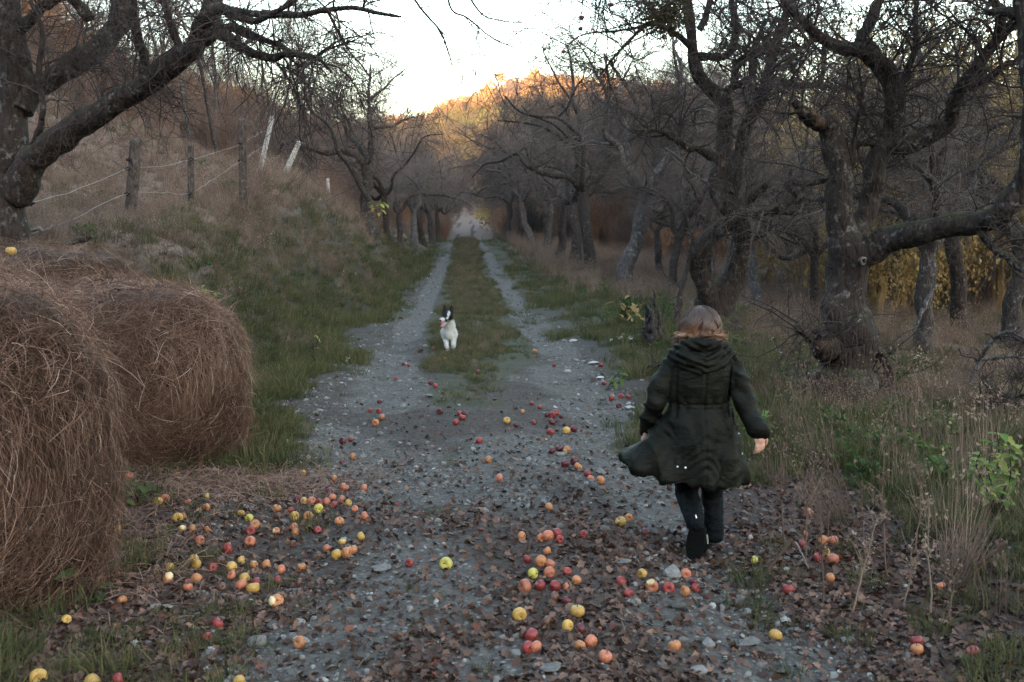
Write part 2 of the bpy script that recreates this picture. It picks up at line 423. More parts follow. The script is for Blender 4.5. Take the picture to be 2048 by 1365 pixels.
vor2 = nd(nt, 'ShaderNodeTexVoronoi', {'Vector': co, 'Scale': 90.0})
fine = noise(nt, co, 26, 6, .7); mid = noise(nt, co, 3.1, 4, .6)
soil = mix(nt, ramp(nt, fine, [(.35, 0), (.7, 1)]), (.018, .013, .011), (.07, .053, .045))
grey = mix(nt, ramp(nt, fine, [(.3, 0), (.72, 1)]), (.026, .022, .020), (.125, .113, .103))
peb = mix(nt, ramp(nt, vor.outputs['Color'], [(.2, 0), (.95, 1)]), (.04, .038, .036), (.25, .245, .24))
pm = math_(nt, 'MULTIPLY', ramp(nt, vor.outputs['Distance'], [(.25, 1), (.45, 0)]), ramp(nt, mid, [(.42, 0), (.6, 1)]))
grey = mix(nt, pm, grey, peb)
pf = math_(nt, 'ADD', att('packed'), math_(nt, 'MULTIPLY', math_(nt, 'SUBTRACT', mid, .5), .9))
c = mix(nt, ramp(nt, pf, [(.25, 0), (.55, 1)]), soil, grey)
gcol = mix(nt, ramp(nt, fine, [(.35, 0), (.7, 1)]), (.022, .022, .011), (.054, .050, .026))
gcol = mix(nt, att('brown'), gcol, mix(nt, ramp(nt, fine, [(.3, 0), (.7, 1)]), (.10, .068, .055), (.29, .205, .165)))
gf = math_(nt, 'ADD', att('grassy'), math_(nt, 'MULTIPLY', math_(nt, 'SUBTRACT', noise(nt, co, 7, 3), .5), .8))
c = mix(nt, ramp(nt, gf, [(.12, 0), (.42, 1)]), c, gcol)
lcol = mix(nt, ramp(nt, vor2.outputs['Color'], [(.1, 0), (.9, 1)]), (.03, .019, .016), (.11, .068, .055))
c = mix(nt, ramp(nt, att('litter'), [(.2, 0), (.6, 1)]), c, lcol)
nt.links.new(c, b.inputs['Base Color'])
hh = math_(nt, 'ADD', math_(nt, 'MULTIPLY', vor.outputs['Distance'], -.8), math_(nt, 'MULTIPLY', fine, 1.3))
bump(nt, b, hh, .8, .02)
go = gm.build('ground', [M['earth']])
tag(go, 'rough ground with a stony two-rut farm track, leaf litter, grassy bank and far hills', 'ground', kind='structure')
uu = U
brown = np.clip(S(1.0, 2.4, -uu - np.interp(YY, [0, 6, 9, 12], [3.3, 3.0, 2.45, 1.95]) + .5 * nz1) + S(20, 60, YY) * np.maximum(S(1.9, 3.6, np.abs(uu)), S(84, 105, YY)) + S(4, 8, uu + nz1 * 2) * .8, 0, 1) * (1 - .1 * S(85, 125, YY))
for nme, arr in (('packed', pk), ('grassy', gr), ('litter', lt), ('brown', brown)):
    a_ = go.data.attributes.new(nme, 'FLOAT', 'POINT'); a_.data.foreach_set('value', arr.astype(np.float32).ravel())

# ---------------------------------------------------------------- scattering of uncountable things
_protos = {}
def proto_coll(name, meshes):
    c = bpy.data.collections.new(name)
    for i, me in enumerate(meshes):
        o = bpy.data.objects.new('%s_%02d' % (name, i), me); c.objects.link(o)
    return c
def scatter(name, meshes, pts, rot, scl, pick, label, cat):
    c = proto_coll(name + '_kinds', meshes)
    me = bpy.data.meshes.new(name)
    me.vertices.add(len(pts)); me.vertices.foreach_set('co', np.asarray(pts, np.float32).ravel())
    for n_, t_, a_, k_ in (('rot', 'FLOAT_VECTOR', rot, 'vector'), ('scl', 'FLOAT_VECTOR', scl, 'vector'), ('pick', 'INT', pick, 'value')):
        at = me.attributes.new(n_, t_, 'POINT')
        at.data.foreach_set(k_, np.asarray(a_, np.int32 if t_ == 'INT' else np.float32).ravel())
    o = bpy.data.objects.new(name, me); COL.objects.link(o)
    ng = bpy.data.node_groups.new(name, 'GeometryNodeTree')
    ng.interface.new_socket('Geometry', in_out='INPUT', socket_type='NodeSocketGeometry')
    ng.interface.new_socket('Geometry', in_out='OUTPUT', socket_type='NodeSocketGeometry')
    gi = ng.nodes.new('NodeGroupInput'); gout = ng.nodes.new('NodeGroupOutput')
    ci = ng.nodes.new('GeometryNodeCollectionInfo'); ci.inputs['Collection'].default_value = c
    ci.inputs['Separate Children'].default_value = True; ci.inputs['Reset Children'].default_value = True
    ip = ng.nodes.new('GeometryNodeInstanceOnPoints'); ip.inputs['Pick Instance'].default_value = True
    def na(n_, dt):
        k = ng.nodes.new('GeometryNodeInputNamedAttribute'); k.data_type = dt; k.inputs['Name'].default_value = n_
        return [s for s in k.outputs if s.enabled and s.name == 'Attribute'][0]
    ng.links.new(gi.outputs[0], ip.inputs['Points']); ng.links.new(ci.outputs[0], ip.inputs['Instance'])
    ng.links.new(na('pick', 'INT'), ip.inputs['Instance Index'])
    ng.links.new(na('rot', 'FLOAT_VECTOR'), ip.inputs['Rotation'])
    ng.links.new(na('scl', 'FLOAT_VECTOR'), ip.inputs['Scale'])
    ng.links.new(ip.outputs[0], gout.inputs[0])
    md = o.modifiers.new('scatter', 'NODES'); md.node_group = ng
    return tag(o, label, cat, kind='stuff')
def spread(n, y0, y1, x0, x1, power=1.0, wedge=.80):
    """places denser near the track's beginning, thinning with distance"""
    t = rng.random(n)
    y = y0 * (y1 / y0) ** t if power == 1 else y0 + (y1 - y0) * t ** power
    w = wedge * y + 1.5
    x = (rng.random(n) * 2 - 1) * w
    k = (x > x0) & (x < x1)
    return x[k], y[k]
def on_ground(x, y, dz=0.0): return np.stack([x, y, G(x, y) + dz], -1)
def rots(n, tilt=.15):
    return np.stack([rng.normal(0, tilt, n), rng.normal(0, tilt, n), rng.random(n) * 6.283], -1)

def blades(n, rad, h0, h1, w, lean=.5, K=4, tint=(0, 1), mb=None, origin=(0, 0, 0)):
    mb = mb or MB()
    a = rng.random(n) * 6.283; r = rad * np.sqrt(rng.random(n))
    base = np.stack([r * np.cos(a), r * np.sin(a), np.full(n, -.01)], -1) + np.array(origin)
    h = h0 + (h1 - h0) * rng.random(n)
    out = np.stack([np.cos(a + rng.normal(0, .8, n)), np.sin(a + rng.normal(0, .8, n)), np.zeros(n)], -1)
    ln = lean * rng.random(n)
    s = np.linspace(0, 1, K)
    Pp = base[:, None, :] + out[:, None, :] * (h * ln)[:, None, None] * (s ** 1.8)[None, :, None]
    Pp[:, :, 2] += h[:, None] * (s - .35 * ln[:, None] * s ** 2.2)[:, :]
    W = w * (1 - .85 * s ** 1.5)[None, :] * (.7 + .6 * rng.random(n))[:, None]
    v, q = ribbons(Pp, W)
    tt = tint[0] + (tint[1] - tint[0]) * rng.random(n)
    mb.add(v, q, tint=np.repeat(tt, K * 2))
    return mb
def leaf_faces(mb, c, size, nvec=None, tint=None, curl=.25, aspect=.55):
    """leaves as pairs of folded quads: c (M,3)"""
    Mn = len(c)
    d = nrm(rng.normal(size=(Mn, 3)) if nvec is None else nvec)
    s_ = nrm(np.cross(d, rng.normal(size=(Mn, 3)))); up = np.cross(s_, d)
    size = np.broadcast_to(np.asarray(size, float), (Mn,))[:, None]
    a = c; m1 = c + d * size * .5 + up * size * curl * .3; e = c + d * size + up * size * curl * -.2
    l = m1 + s_ * size * aspect * .5 + up * size * curl * .6; r_ = m1 - s_ * size * aspect * .5 + up * size * curl * .6
    V = np.stack([a, l, e, m1, r_], 1).reshape(-1, 3)
    b0 = (np.arange(Mn) * 5)[:, None]
    q = np.concatenate([b0 + np.array([[0, 3, 2, 1]]), b0 + np.array([[0, 4, 2, 3]])])
    t = rng.random(Mn) if tint is None else np.broadcast_to(tint, (Mn,))
    mb.add(V, q, tint=np.repeat(t, 5))

# prototypes
tufts = [blades(46, .10, .05, .15, .006, .9).mesh('grass_tuft', M['grass'], smooth=False) for _ in range(3)] + \
        [blades(60, .16, .08, .24, .007, .8).mesh('grass_tuft', M['grass'], smooth=False) for _ in range(2)]
def dry(n, h):
    mb = blades(n, .12, h * .5, h, .004, .55, 5)
    blades(n, .14, h * .2, h * .45, .005, .9, 4, (0, .5), mb)
    hd = rng.normal(0, .1, (n, 3)); hd[:, 2] = h * (.6 + .4 * rng.random(n)); leaf_faces(mb, hd, .03, tint=.6)
    return mb.mesh('dry_tuft', M['grass_dry'], smooth=False)
drys = [dry(34, .45), dry(34, .6), dry(30, .3)]
def weed(n, h, spreadr):
    mb = MB(); c = rng.normal(0, spreadr * .5, (n, 3)); c[:, 2] = h * rng.random(n)
    d = c.copy(); d[:, 2] = .4 * rng.random(n) * h; leaf_faces(mb, c, .05 + .05 * rng.random(n), d + rng.normal(0, .03, (n, 3)), aspect=.6)
    return mb.mesh('weed', M['weed'], smooth=False)
weeds = [weed(36, .10, .16), weed(50, .22, .16)]
def leafm(mat, n=6, sz=.06):
    ms = []
    for _ in range(n):
        K = 7; w = .5 + .2 * rng.random()
        t = np.linspace(0, 1, K); cu = rng.normal(0, .5); lob = 1 + .35 * np.sin(t * 18 + rng.random() * 6)
        ww = np.sin(t * np.pi) ** .7 * w * .5 * lob + .01; zc = cu * (t - .5) ** 2 + .04
        V = []
        for i in range(K):
            f = .25 + .4 * rng.random()
            V += [[t[i] - .5, -ww[i], zc[i] + ww[i] * f], [t[i] - .5, 0, zc[i]], [t[i] - .5, ww[i], zc[i] + ww[i] * f * .7]]
        q = []
        for i in range(K - 1):
            for j in range(2): a = i * 3 + j; q.append([a, a + 1, a + 4, a + 3])
        ms.append(MB().add(np.array(V) * sz, q, tint=rng.random()).mesh('dead_leaf', mat, smooth=True))
    return ms
leaves = leafm(M['litter'], 7) + leafm(M['litter_red'], 3)
def stone_mesh(seed, flat=.6, sub=2, size=1.0, mat=None, amp=.35):
    import bmesh
    bm = bmesh.new(); bmesh.ops.create_icosphere(bm, subdivisions=sub, radius=1)
    v = np.array([x.co for x in bm.verts]); f = [[x.index for x in fc.verts] for fc in bm.faces]; bm.free()
    v = v * (1 + amp * fbm(v[:, 0] * .9, v[:, 1] * .9, v[:, 2] * .9, seed, 2))[:, None]
    n_ = np.array([[.5, .2, .8], [-.6, .5, .5], [.1, -.8, .5], [.7, -.4, -.2]])
    for pl in nrm(n_ + .2 * np.random.default_rng(seed).normal(size=n_.shape)):
        dd = v @ pl; k = dd > .72; v[k] -= np.outer(dd[k] - .72, pl) * .8
    v = v * np.array([1, .75, flat]) * size
    return MB().add(v, None, f, tint=np.random.default_rng(seed).random()).mesh('stone', mat or M['stone'], smooth=False)
pebs = [stone_mesh(100 + i, .55, 1, .01) for i in range(6)]

# grass, litter and gravel over the near ground
def put(name, protos, wts, n, y0, y1, dens, size, label, cat, tilt=.12, x0=-40, x1=40, dz=0.0, wedge=.8, sy=None):
    x, y = spread(n, y0, y1, x0, x1, wedge=wedge)
    pr = dens(x, y); k = rng.random(len(x)) < pr; x, y = x[k], y[k]
    s_ = size(x, y) * (.55 + .9 * rng.random(len(x)) ** 1.4)
    pick = rng.choice(len(protos), len(x), p=np.array(wts) / sum(wts))
    scatter(name, protos, on_ground(x, y, dz), rots(len(x), tilt), np.repeat(s_[:, None], 3, 1), pick, label, cat)
    return len(x)
bale_zone = lambda x, y: ((x + 2.4) * .8 + (y - 6.6) * .6 < .7) & ((x < -1.55) & (y < 9.5) & (y > 3.2) & (x > -6 + .2 * y))
def g_dens(x, y):
    p, g, l = masks(x, y); u = x - road_c(y)
    patch = S(-.5, .5, fbm(x * .5, y * .5, 0, 61, 3))
    side = np.where(u < -1.35, S(4.6, 2.6, -u + .8 * fbm(x * .8, y * .8, 0, 62, 2)) * .9 + .12, np.where(u > 1.35, (.95 - .4 * S(5, 9, u)), .55))
    return np.clip(g * (.3 + .7 * patch) * np.maximum(side, S(.9, .7, np.abs(u)) * S(8.5, 12, y)) * (1 - .75 * (np.abs(u) < .95) * S(16, 9.5, y + 3 * fbm(x * 1.1, y * .5, 0, 65, 2))) * (1 - .45 * S(12, 50, y)), 0, 1) + (.02 + .14 * S(5.4, 3.6, y) * S(-.7, -1.3, x)) * (1 - g) * S(-.2, .6, fbm(x * 1.3, y * 1.3, 0, 66, 2))
put('grass', tufts, [3, 3, 3, 2, 2], 95000, 2.6, 75, g_dens, lambda x, y: (.5 + .018 * y) * (1 - .62 * (np.abs(x - road_c(y)) < .95)), 'short green grass on the bank, verge and middle strip', 'grass')
def d_dens(x, y):
    p, g, l = masks(x, y); u = x - road_c(y)
    patch = S(-.2, .6, fbm(x * .7, y * .7, 0, 71, 3))
    left = S(2.4, 4.2, -u + .8 * fbm(x, y, 0, 72, 2)) * S(-.3, 1, patch + .3)
    right = S(2.3, 5.5, u) * .5 * (.3 + patch) + S(18, 40, y) * S(2, 3, u)
    return np.clip((left + right) * g * .9, 0, 1)
put('dry_grass', drys, [3, 2, 3], 90000, 3.0, 90, d_dens, lambda x, y: np.where(x < -2, .30 + .012 * y, .42 + .012 * y), 'dry tan and mauve meadow grass on the bank and among the trees', 'dry grass', .2)
def crest_dens(x, y):
    v = -(x - road_c(y)) - np.interp(y, [0, 6, 9, 12], [3.3, 3.0, 2.45, 1.95])
    return np.exp(-((v - 2.2) / .7) ** 2) * S(14, 18, y)
put('blond_grass', drys, [3, 3, 1], 22000, 14, 80, crest_dens, lambda x, y: .8 + .006 * y + 0 * x, 'tall blond grass along the top edge of the left bank', 'dry grass', .2, x0=-12, x1=0)
def w_dens(x, y):
    p, g, l = masks(x, y); u = x - road_c(y)
    return np.clip(g * S(-.1, .5, fbm(x * .8, y * .8, 0, 81, 3)) * (S(1.9, 2.6, u) * .7 + .3 * S(-2, -2.8, u)), 0, 1) * .7
put('weeds', weeds, [2, 1], 14000, 2.7, 26, w_dens, lambda x, y: .5 + .01 * y, 'low green leafy weeds in the verge grass', 'weeds', .2)
def l_dens(x, y):
    p, g, l = masks(x, y); u = x - road_c(y)
    return np.clip(l * 1.2 + .05 + .22 * S(-1.6, -2.6, u) + .13 * S(9, 6, y), 0, 1)
put('fallen_leaves', leaves, [5, 5, 5, 5, 5, 5, 5, .35, .35, .35], 85000, 2.6, 9.5, l_dens, lambda x, y: .62 + 0 * x, 'curled brown dead leaves littering the track and its edges', 'fallen leaves', .6, x0=-4.6, x1=4.2, dz=.004, wedge=.62)
put('hillside_leaves', leaves, [5, 5, 5, 5, 5, 5, 5, 1, 1, 1], 16000, 9.5, 40, lambda x, y: .9 * S(3.8, 5.5, -(x - road_c(y))) + .02, lambda x, y: .9 + .03 * y, 'brown dead leaves strewn over the hillside and verges', 'fallen leaves', .5, x0=-22, x1=6, dz=.01)
def p_dens(x, y):
    p, g, l = masks(x, y); u = x - road_c(y)
    edge = np.exp(-((u + 1.5) / .35) ** 2) * S(4.2, 6, y) + .4 * np.exp(-((u - 1.25) / .3) ** 2)
    patch = S(-.1, .6, fbm(x * 1.3, y * 1.3, 0, 91, 3))
    rut = np.exp(-((np.abs(u) - 1.02) / .24) ** 2) * S(8, 12, y)
    return np.clip(p * (.22 + .8 * patch) + edge * .9 + .7 * rut, 0, 1)
put('gravel', pebs, [1] * 6, 120000, 2.6, 60, p_dens, lambda x, y: (.4 + 1.7 * rng.random(len(x)) ** 4) * (1 + .05 * np.minimum(y, 25)), 'grey gravel and pebbles strewn along the two ruts', 'gravel', .4, x0=-6, x1=4, dz=.002, wedge=.45)

# broken straws and twiglets trodden into the track
n = 15000; x, y = spread(n, 2.6, 12, -4, 3.6, wedge=.6); pm_, gm_, lm_ = masks(x, y); k = rng.random(len(x)) < .25 + .75 * lm_; x, y = x[k], y[k]; n = len(x)
p0 = on_ground(x, y, .006); dd = rng.normal(size=(n, 3)); dd[:, 2] *= .15; dd = nrm(dd); L = .02 + .09 * rng.random(n) ** 2
Pp = p0[:, None] + dd[:, None] * (L[:, None] * np.linspace(0, 1, 3))[..., None]; Pp[:, 1, 2] += .006
v, q = ribbons(Pp, np.full((n, 3), .0028), np.tile([0, 0, 1.0], (n, 1)) + rng.normal(size=(n, 3)) * .3)
tag(MB().add(v, q, tint=np.repeat(rng.random(n) ** 2, 6)).build('straw_bits', M['grass_dry'], smooth=False), 'bits of straw and twig trodden into the track', 'litter', kind='stuff')

# the bank's close short turf, green low down and straw coloured above
def b_dens(x, y):
    p, g, l = masks(x, y); u = x - road_c(y); return g * S(-1.3, -1.6, u) * S(9.5, 7.5, -u)
x, y = spread(60000, 4.5, 45, -14, -1.2); k = rng.random(len(x)) < b_dens(x, y); x, y = x[k], y[k]; u = x - road_c(y)
hi = S(2.1, 3.8, -u + .9 * fbm(x * .7, y * .7, 0, 62, 2)); kk = rng.random(len(x)) < hi
pick = np.where(kk, len(tufts) + rng.integers(0, 3, len(x)), rng.integers(0, 5, len(x)))
sz = np.where(kk, .22 + .008 * y, .42 + .014 * y) * (.6 + .8 * rng.random(len(x)))
scatter('bank_turf', tufts + drys, on_ground(x, y), rots(len(x), .25), np.repeat(sz[:, None], 3, 1) * np.array([1.5, 1.5, 1]), pick, 'close short turf covering the left bank', 'grass')

y = 8.2 * (75 / 8.2) ** rng.random(34000); u = rng.normal(0, .45, len(y)); x = u + road_c(y); pm_, gm_, lm_ = masks(x, y)
k = (rng.random(len(x)) < gm_ * (.12 + .88 * S(-.5, .5, fbm(x * 1.3, y * .8, 0, 64, 3))) * S(8.6, 16, y + 3 * fbm(x * 1.1, y * .5, 0, 65, 2))) & (np.abs(u + .12 * vnoise(y * .6, 0, 0, 68)) < .62 + .3 * vnoise(x * 2, y * .9, 0, 67)); x, y = x[k], y[k]
pick = np.where(rng.random(len(x)) < .25, len(tufts) + rng.integers(0, 3, len(x)), rng.integers(0, 5, len(x)))
sz = np.where(pick >= len(tufts), .09 + .005 * y, .20 + .010 * y) * (.6 + .8 * rng.random(len(x)))
scatter('strip_grass', tufts + drys, on_ground(x, y), rots(len(x), .25), np.repeat(sz[:, None], 3, 1) * np.array([1.4, 1.4, 1]), pick, 'low patchy grass growing between the two wheel ruts', 'grass')

n = 95; y = 3.3 + 6.5 * rng.random(n); x = road_c(y) + 1.75 + 2.6 * rng.random(n) ** 1.2
scatter('dry_stalks', drys, on_ground(x, y), rots(n, .3), np.repeat((.45 + .6 * rng.random(n))[:, None], 3, 1) * np.array([.8, .8, 1.15]), rng.integers(0, 3, n), 'tall straw coloured dead grass standing in the right verge', 'dry grass')
# ---------------------------------------------------------------- trees
KL = 26
def sprout(Pp, Rr, n, t0, L0, L1, K, wob, grav, up=.3, fwd=.5, rmax=.02, rtip=.0012, rf=.55, lenw=None):
    """n children along the given branches (arrays)"""
    Mn, Kp, _ = Pp.shape
    w = lenw if lenw is not None else np.linalg.norm(np.diff(Pp, axis=1), axis=2).sum(1)
    i = rng.choice(Mn, n, p=w / w.sum())
    t = t0 + (1 - t0) * rng.random(n); f = t * (Kp - 1); k = np.minimum(f.astype(int), Kp - 2); fr = (f - k)[:, None]
    base = Pp[i, k] * (1 - fr) + Pp[i, k + 1] * fr
    rad = Rr[i, k] * (1 - fr[:, 0]) + Rr[i, k + 1] * fr[:, 0]
    T = nrm(Pp[i, k + 1] - Pp[i, k])
    rp = nrm(np.cross(T, rng.normal(size=(n, 3))))
    d = nrm(T * fwd + rp + np.array([0, 0, up]))
    L = (L0 + (L1 - L0) * rng.random(n) ** 1.5) * (1.1 - .45 * t)
    r0 = np.minimum(rad * rf, rmax * (.6 + .6 * rng.random(n))); r0 = np.maximum(r0, rtip * 1.3)
    out = np.empty((n, K, 3)); out[:, 0] = base; cur = base.copy(); step = (L / (K - 1))[:, None]
    dw = rng.normal(size=(n, 3)) * wob * .6
    for s in range(1, K):
        cur = cur + d * step; out[:, s] = cur
        dw = .5 * dw + rng.normal(size=(n, 3)) * wob
        d = nrm(d + dw + np.array([0, 0, grav]))
    s = np.linspace(0, 1, K)
    rr = r0[:, None] * (1 - s) ** .8 + rtip * s
    return out, rr
def limb(pts, K=KL, jit=.12, sink=False):
    """pts: rows of x, y, z, radius"""
    q = catmull(pts, K)
    r_ = np.maximum(q[:, 3], .002)
    j = np.cumsum(rng.normal(0, 1, (K, 3)), 0); j = j - np.linspace(0, 1, K)[:, None] * j[-1]
    q[:, :3] += j * (r_ * jit)[:, None]
    return q[:, :3], r_
def pl(rows):
    """photo rows (px, py, d, width px) to world rows"""
    return np.array([[*P(a, b_, d), w / 2 * d / FPX] for a, b_, d, w in rows])
def crown_mesh(limbs, n1=60, n2=700, n3=3500, L1=(.5, 1.4), L2=(.2, .65), L3=(.06, .22), grav=(.0, -.02, -.02), up=.35, t0=.25, wob=.22, r1=.018, tip=.0016, minr=None, n4=0, bare=()):
    A = np.stack([l[0] for l in limbs]); Rr = np.stack([l[1] for l in limbs])
    w = np.linalg.norm(np.diff(A, axis=1), axis=2).sum(1)
    fac = np.ones(len(w))
    for i_ in bare: fac[i_] = .10
    w = w * fac
    mb = MB()
    p1, q1 = sprout(A, Rr, n1, t0, L1[0], L1[1], 9, wob, grav[0], up, .5, r1, tip * 1.6, .5, w)
    v, q = tubes(p1, q1, 5); mb.add(v, q, tint=np.repeat(.25 + .2 * rng.random(n1), 45))
    src, srr = np.concatenate([p1, p1, A[:, ::3][:, :9]]), np.concatenate([q1, q1, Rr[:, ::3][:, :9]])
    lw = np.r_[np.ones(2 * n1), fac * .7] * np.linalg.norm(np.diff(src, axis=1), axis=2).sum(1)
    p2, q2 = sprout(src, srr, n2, .12, L2[0], L2[1], 6, wob * 1.1, grav[1], .15, .6, .006, tip, .6, lw)
    v, q = tubes(p2, q2, 3); mb.add(v, q, tint=np.repeat(.2 + .5 * rng.random(n2), 18))
    p3, q3 = sprout(p2, q2, n3, .1, L3[0], L3[1], 3, .3, grav[2], .1, .7, .0032, tip * .8, .7)
    v, q = tubes(p3, q3, 3); mb.add(v, q, tint=np.repeat(.3 + .7 * rng.random(n3), 9))
    return mb, p2
def trunk_mb(limbs, sides=14, rough=.16, seed=0):
    mb = MB()
    for (p_, r_) in limbs:
        sd = sides if r_.max() > .05 else max(6, sides // 2)
        Kd = KL * 3 if r_.max() > .06 else KL * 2
        pp = catmull(np.c_[p_, r_], Kd)
        v, q = tubes(pp[None, :, :3], pp[None, :, 3], sd, seed, rough if r_.max() > .02 else .05)
        n = len(v); v = np.vstack([v, pp[0, :3], pp[-1, :3]])
        j = np.arange(sd); t = np.r_[np.stack([(j + 1) % sd, j, np.full(sd, n)], -1), np.stack([n - sd + j, n - sd + (j + 1) % sd, np.full(sd, n + 1)], -1)]
        mb.add(v, q, t)
    return mb
def base_flare(rows, extra=1.35, depth=.25):
    """roots: the trunk widens into the ground"""
    a = np.array(rows[0]); g = float(G(a[0], a[1]))
    top = a.copy()
    b0 = np.array([a[0], a[1], g - depth, a[3] * extra * 1.15]); b1 = np.array([a[0], a[1], g + .03, a[3] * extra])
    rest = [r_ for r_ in rows if r_[2] > g + .12]
    return np.array([b0, b1] + rest)
def hero(name, traces, label, bark, twigm, origin_i=0, crown=None, parts=(), jit=.12):
    limbs = []
    for i, tr in enumerate(traces):
        rows = pl(tr)
        if i == 0: rows = base_flare(list(rows))
        limbs.append(limb(rows, jit=jit))
    o3 = limbs[0][0][0].copy(); o3[2] += .22
    root = empty(name, o3, label, 'tree')
    trunk_mb(limbs[:1], 22, .2, 3).build('trunk', bark, root, o3)
    trunk_mb(limbs[1:], 16, .2, 9).build('limbs', bark, root, o3)
    mb, p2 = crown_mesh(limbs[1:], **(crown or {}))
    mb.build('crown', twigm, root, o3)
    return root, o3, limbs, p2

# the big old apple tree at the left edge
L1t = [
 [(18, 520, 9, 96), (22, 400, 9, 78), (30, 300, 9, 66), (24, 200, 9, 62), (20, 100, 9, 54), (8, 0, 9, 46), (2, -90, 9, 40), (10, -180, 9, 30)],
 [(30, 400, 9, 60), (60, 335, 8.9, 58), (100, 300, 8.8, 54), (170, 243, 8.6, 50), (260, 185, 8.4, 47), (330, 136, 8.2, 46), (388, 98, 8.0, 44), (412, 55, 7.9, 38), (424, 5, 7.9, 34), (436, -60, 7.9, 24), (450, -150, 7.9, 12)],
 [(30, 225, 9, 50), (70, 180, 9.1, 44), (160, 118, 9.2, 41), (222, 68, 9.3, 42), (250, 20, 9.3, 44), (238, -40, 9.3, 36), (215, -140, 9.3, 20)],
 [(292, 172, 8.4, 22), (286, 120, 8.3, 20), (272, 60, 8.2, 19), (262, 0, 8.1, 18), (250, -70, 8.1, 12)],
 [(362, 122, 8.1, 17), (345, 60, 8.0, 16), (325, 0, 7.9, 15), (305, -70, 7.9, 9)],
 [(398, 62, 7.9, 34), (430, 20, 7.7, 26), (480, 28, 7.5, 17), (540, 30, 7.3, 14), (600, 30, 7.1, 13), (650, 20, 7.0, 10), (704, 15, 6.9, 9), (762, 28, 6.8, 8), (802, 34, 6.7, 4)],
 [(395, 85, 8.0, 30), (440, 78, 7.8, 24), (490, 108, 7.6, 18), (548, 121, 7.4, 15), (572, 112, 7.3, 13), (610, 112, 7.2, 10), (640, 120, 7.1, 8), (664, 146, 7.0, 4)],
 [(405, 68, 8.0, 26), (460, 55, 7.8, 20), (500, 68, 7.6, 15), (560, 90, 7.4, 11), (600, 112, 7.2, 8), (640, 118, 7.1, 5)],
 [(455, 30, 7.6, 16), (500, 40, 7.4, 14), (530, 35, 7.2, 12), (560, 20, 7.0, 11), (600, -5, 6.9, 9), (650, -50, 6.8, 6)],
 [(655, 22, 7.0, 6), (680, 70, 7.0, 5), (700, 105, 6.9, 4), (722, 130, 6.9, 3.4), (740, 155, 6.9, 2.5)],
 [(822, -10, 6.5, 5), (850, 28, 6.5, 4.4), (880, 62, 6.5, 3.8), (895, 100, 6.5, 3), (905, 132, 6.5, 2)],
 [(890, -30, 6.3, 5), (905, 20, 6.3, 4), (935, 36, 6.3, 3.6), (985, 76, 6.3, 3), (1036, 98, 6.3, 2)],
 [(925, -30, 6.3, 5), (948, 10, 6.3, 4), (970, 34, 6.3, 3.4), (1010, 43, 6.3, 2.6), (1044, 46, 6.3, 1.8)],
 [(180, 40, 9.0, 24), (140, -10, 9.0, 20), (100, -60, 9, 12)],
 [(60, 300, 8.9, 14), (85, 230, 8.8, 12), (78, 150, 8.8, 11), (85, 60, 8.8, 9), (60, 0, 8.8, 6)],
 [(30, 60, 9, 26), (80, 20, 8.9, 22), (130, -8, 8.8, 18), (180, -60, 8.7, 12)],
]
hero('apple_tree', L1t, 'big old apple tree with long rising limbs at the left edge behind the hay', M['bark'], M['twig'],
     crown=dict(n1=120, n2=1700, n3=7500, L1=(.4, 1.3), L2=(.2, .75), L3=(.05, .2), grav=(-.16, -.22, -.1), up=.05, t0=.3, r1=.008, tip=.0012))
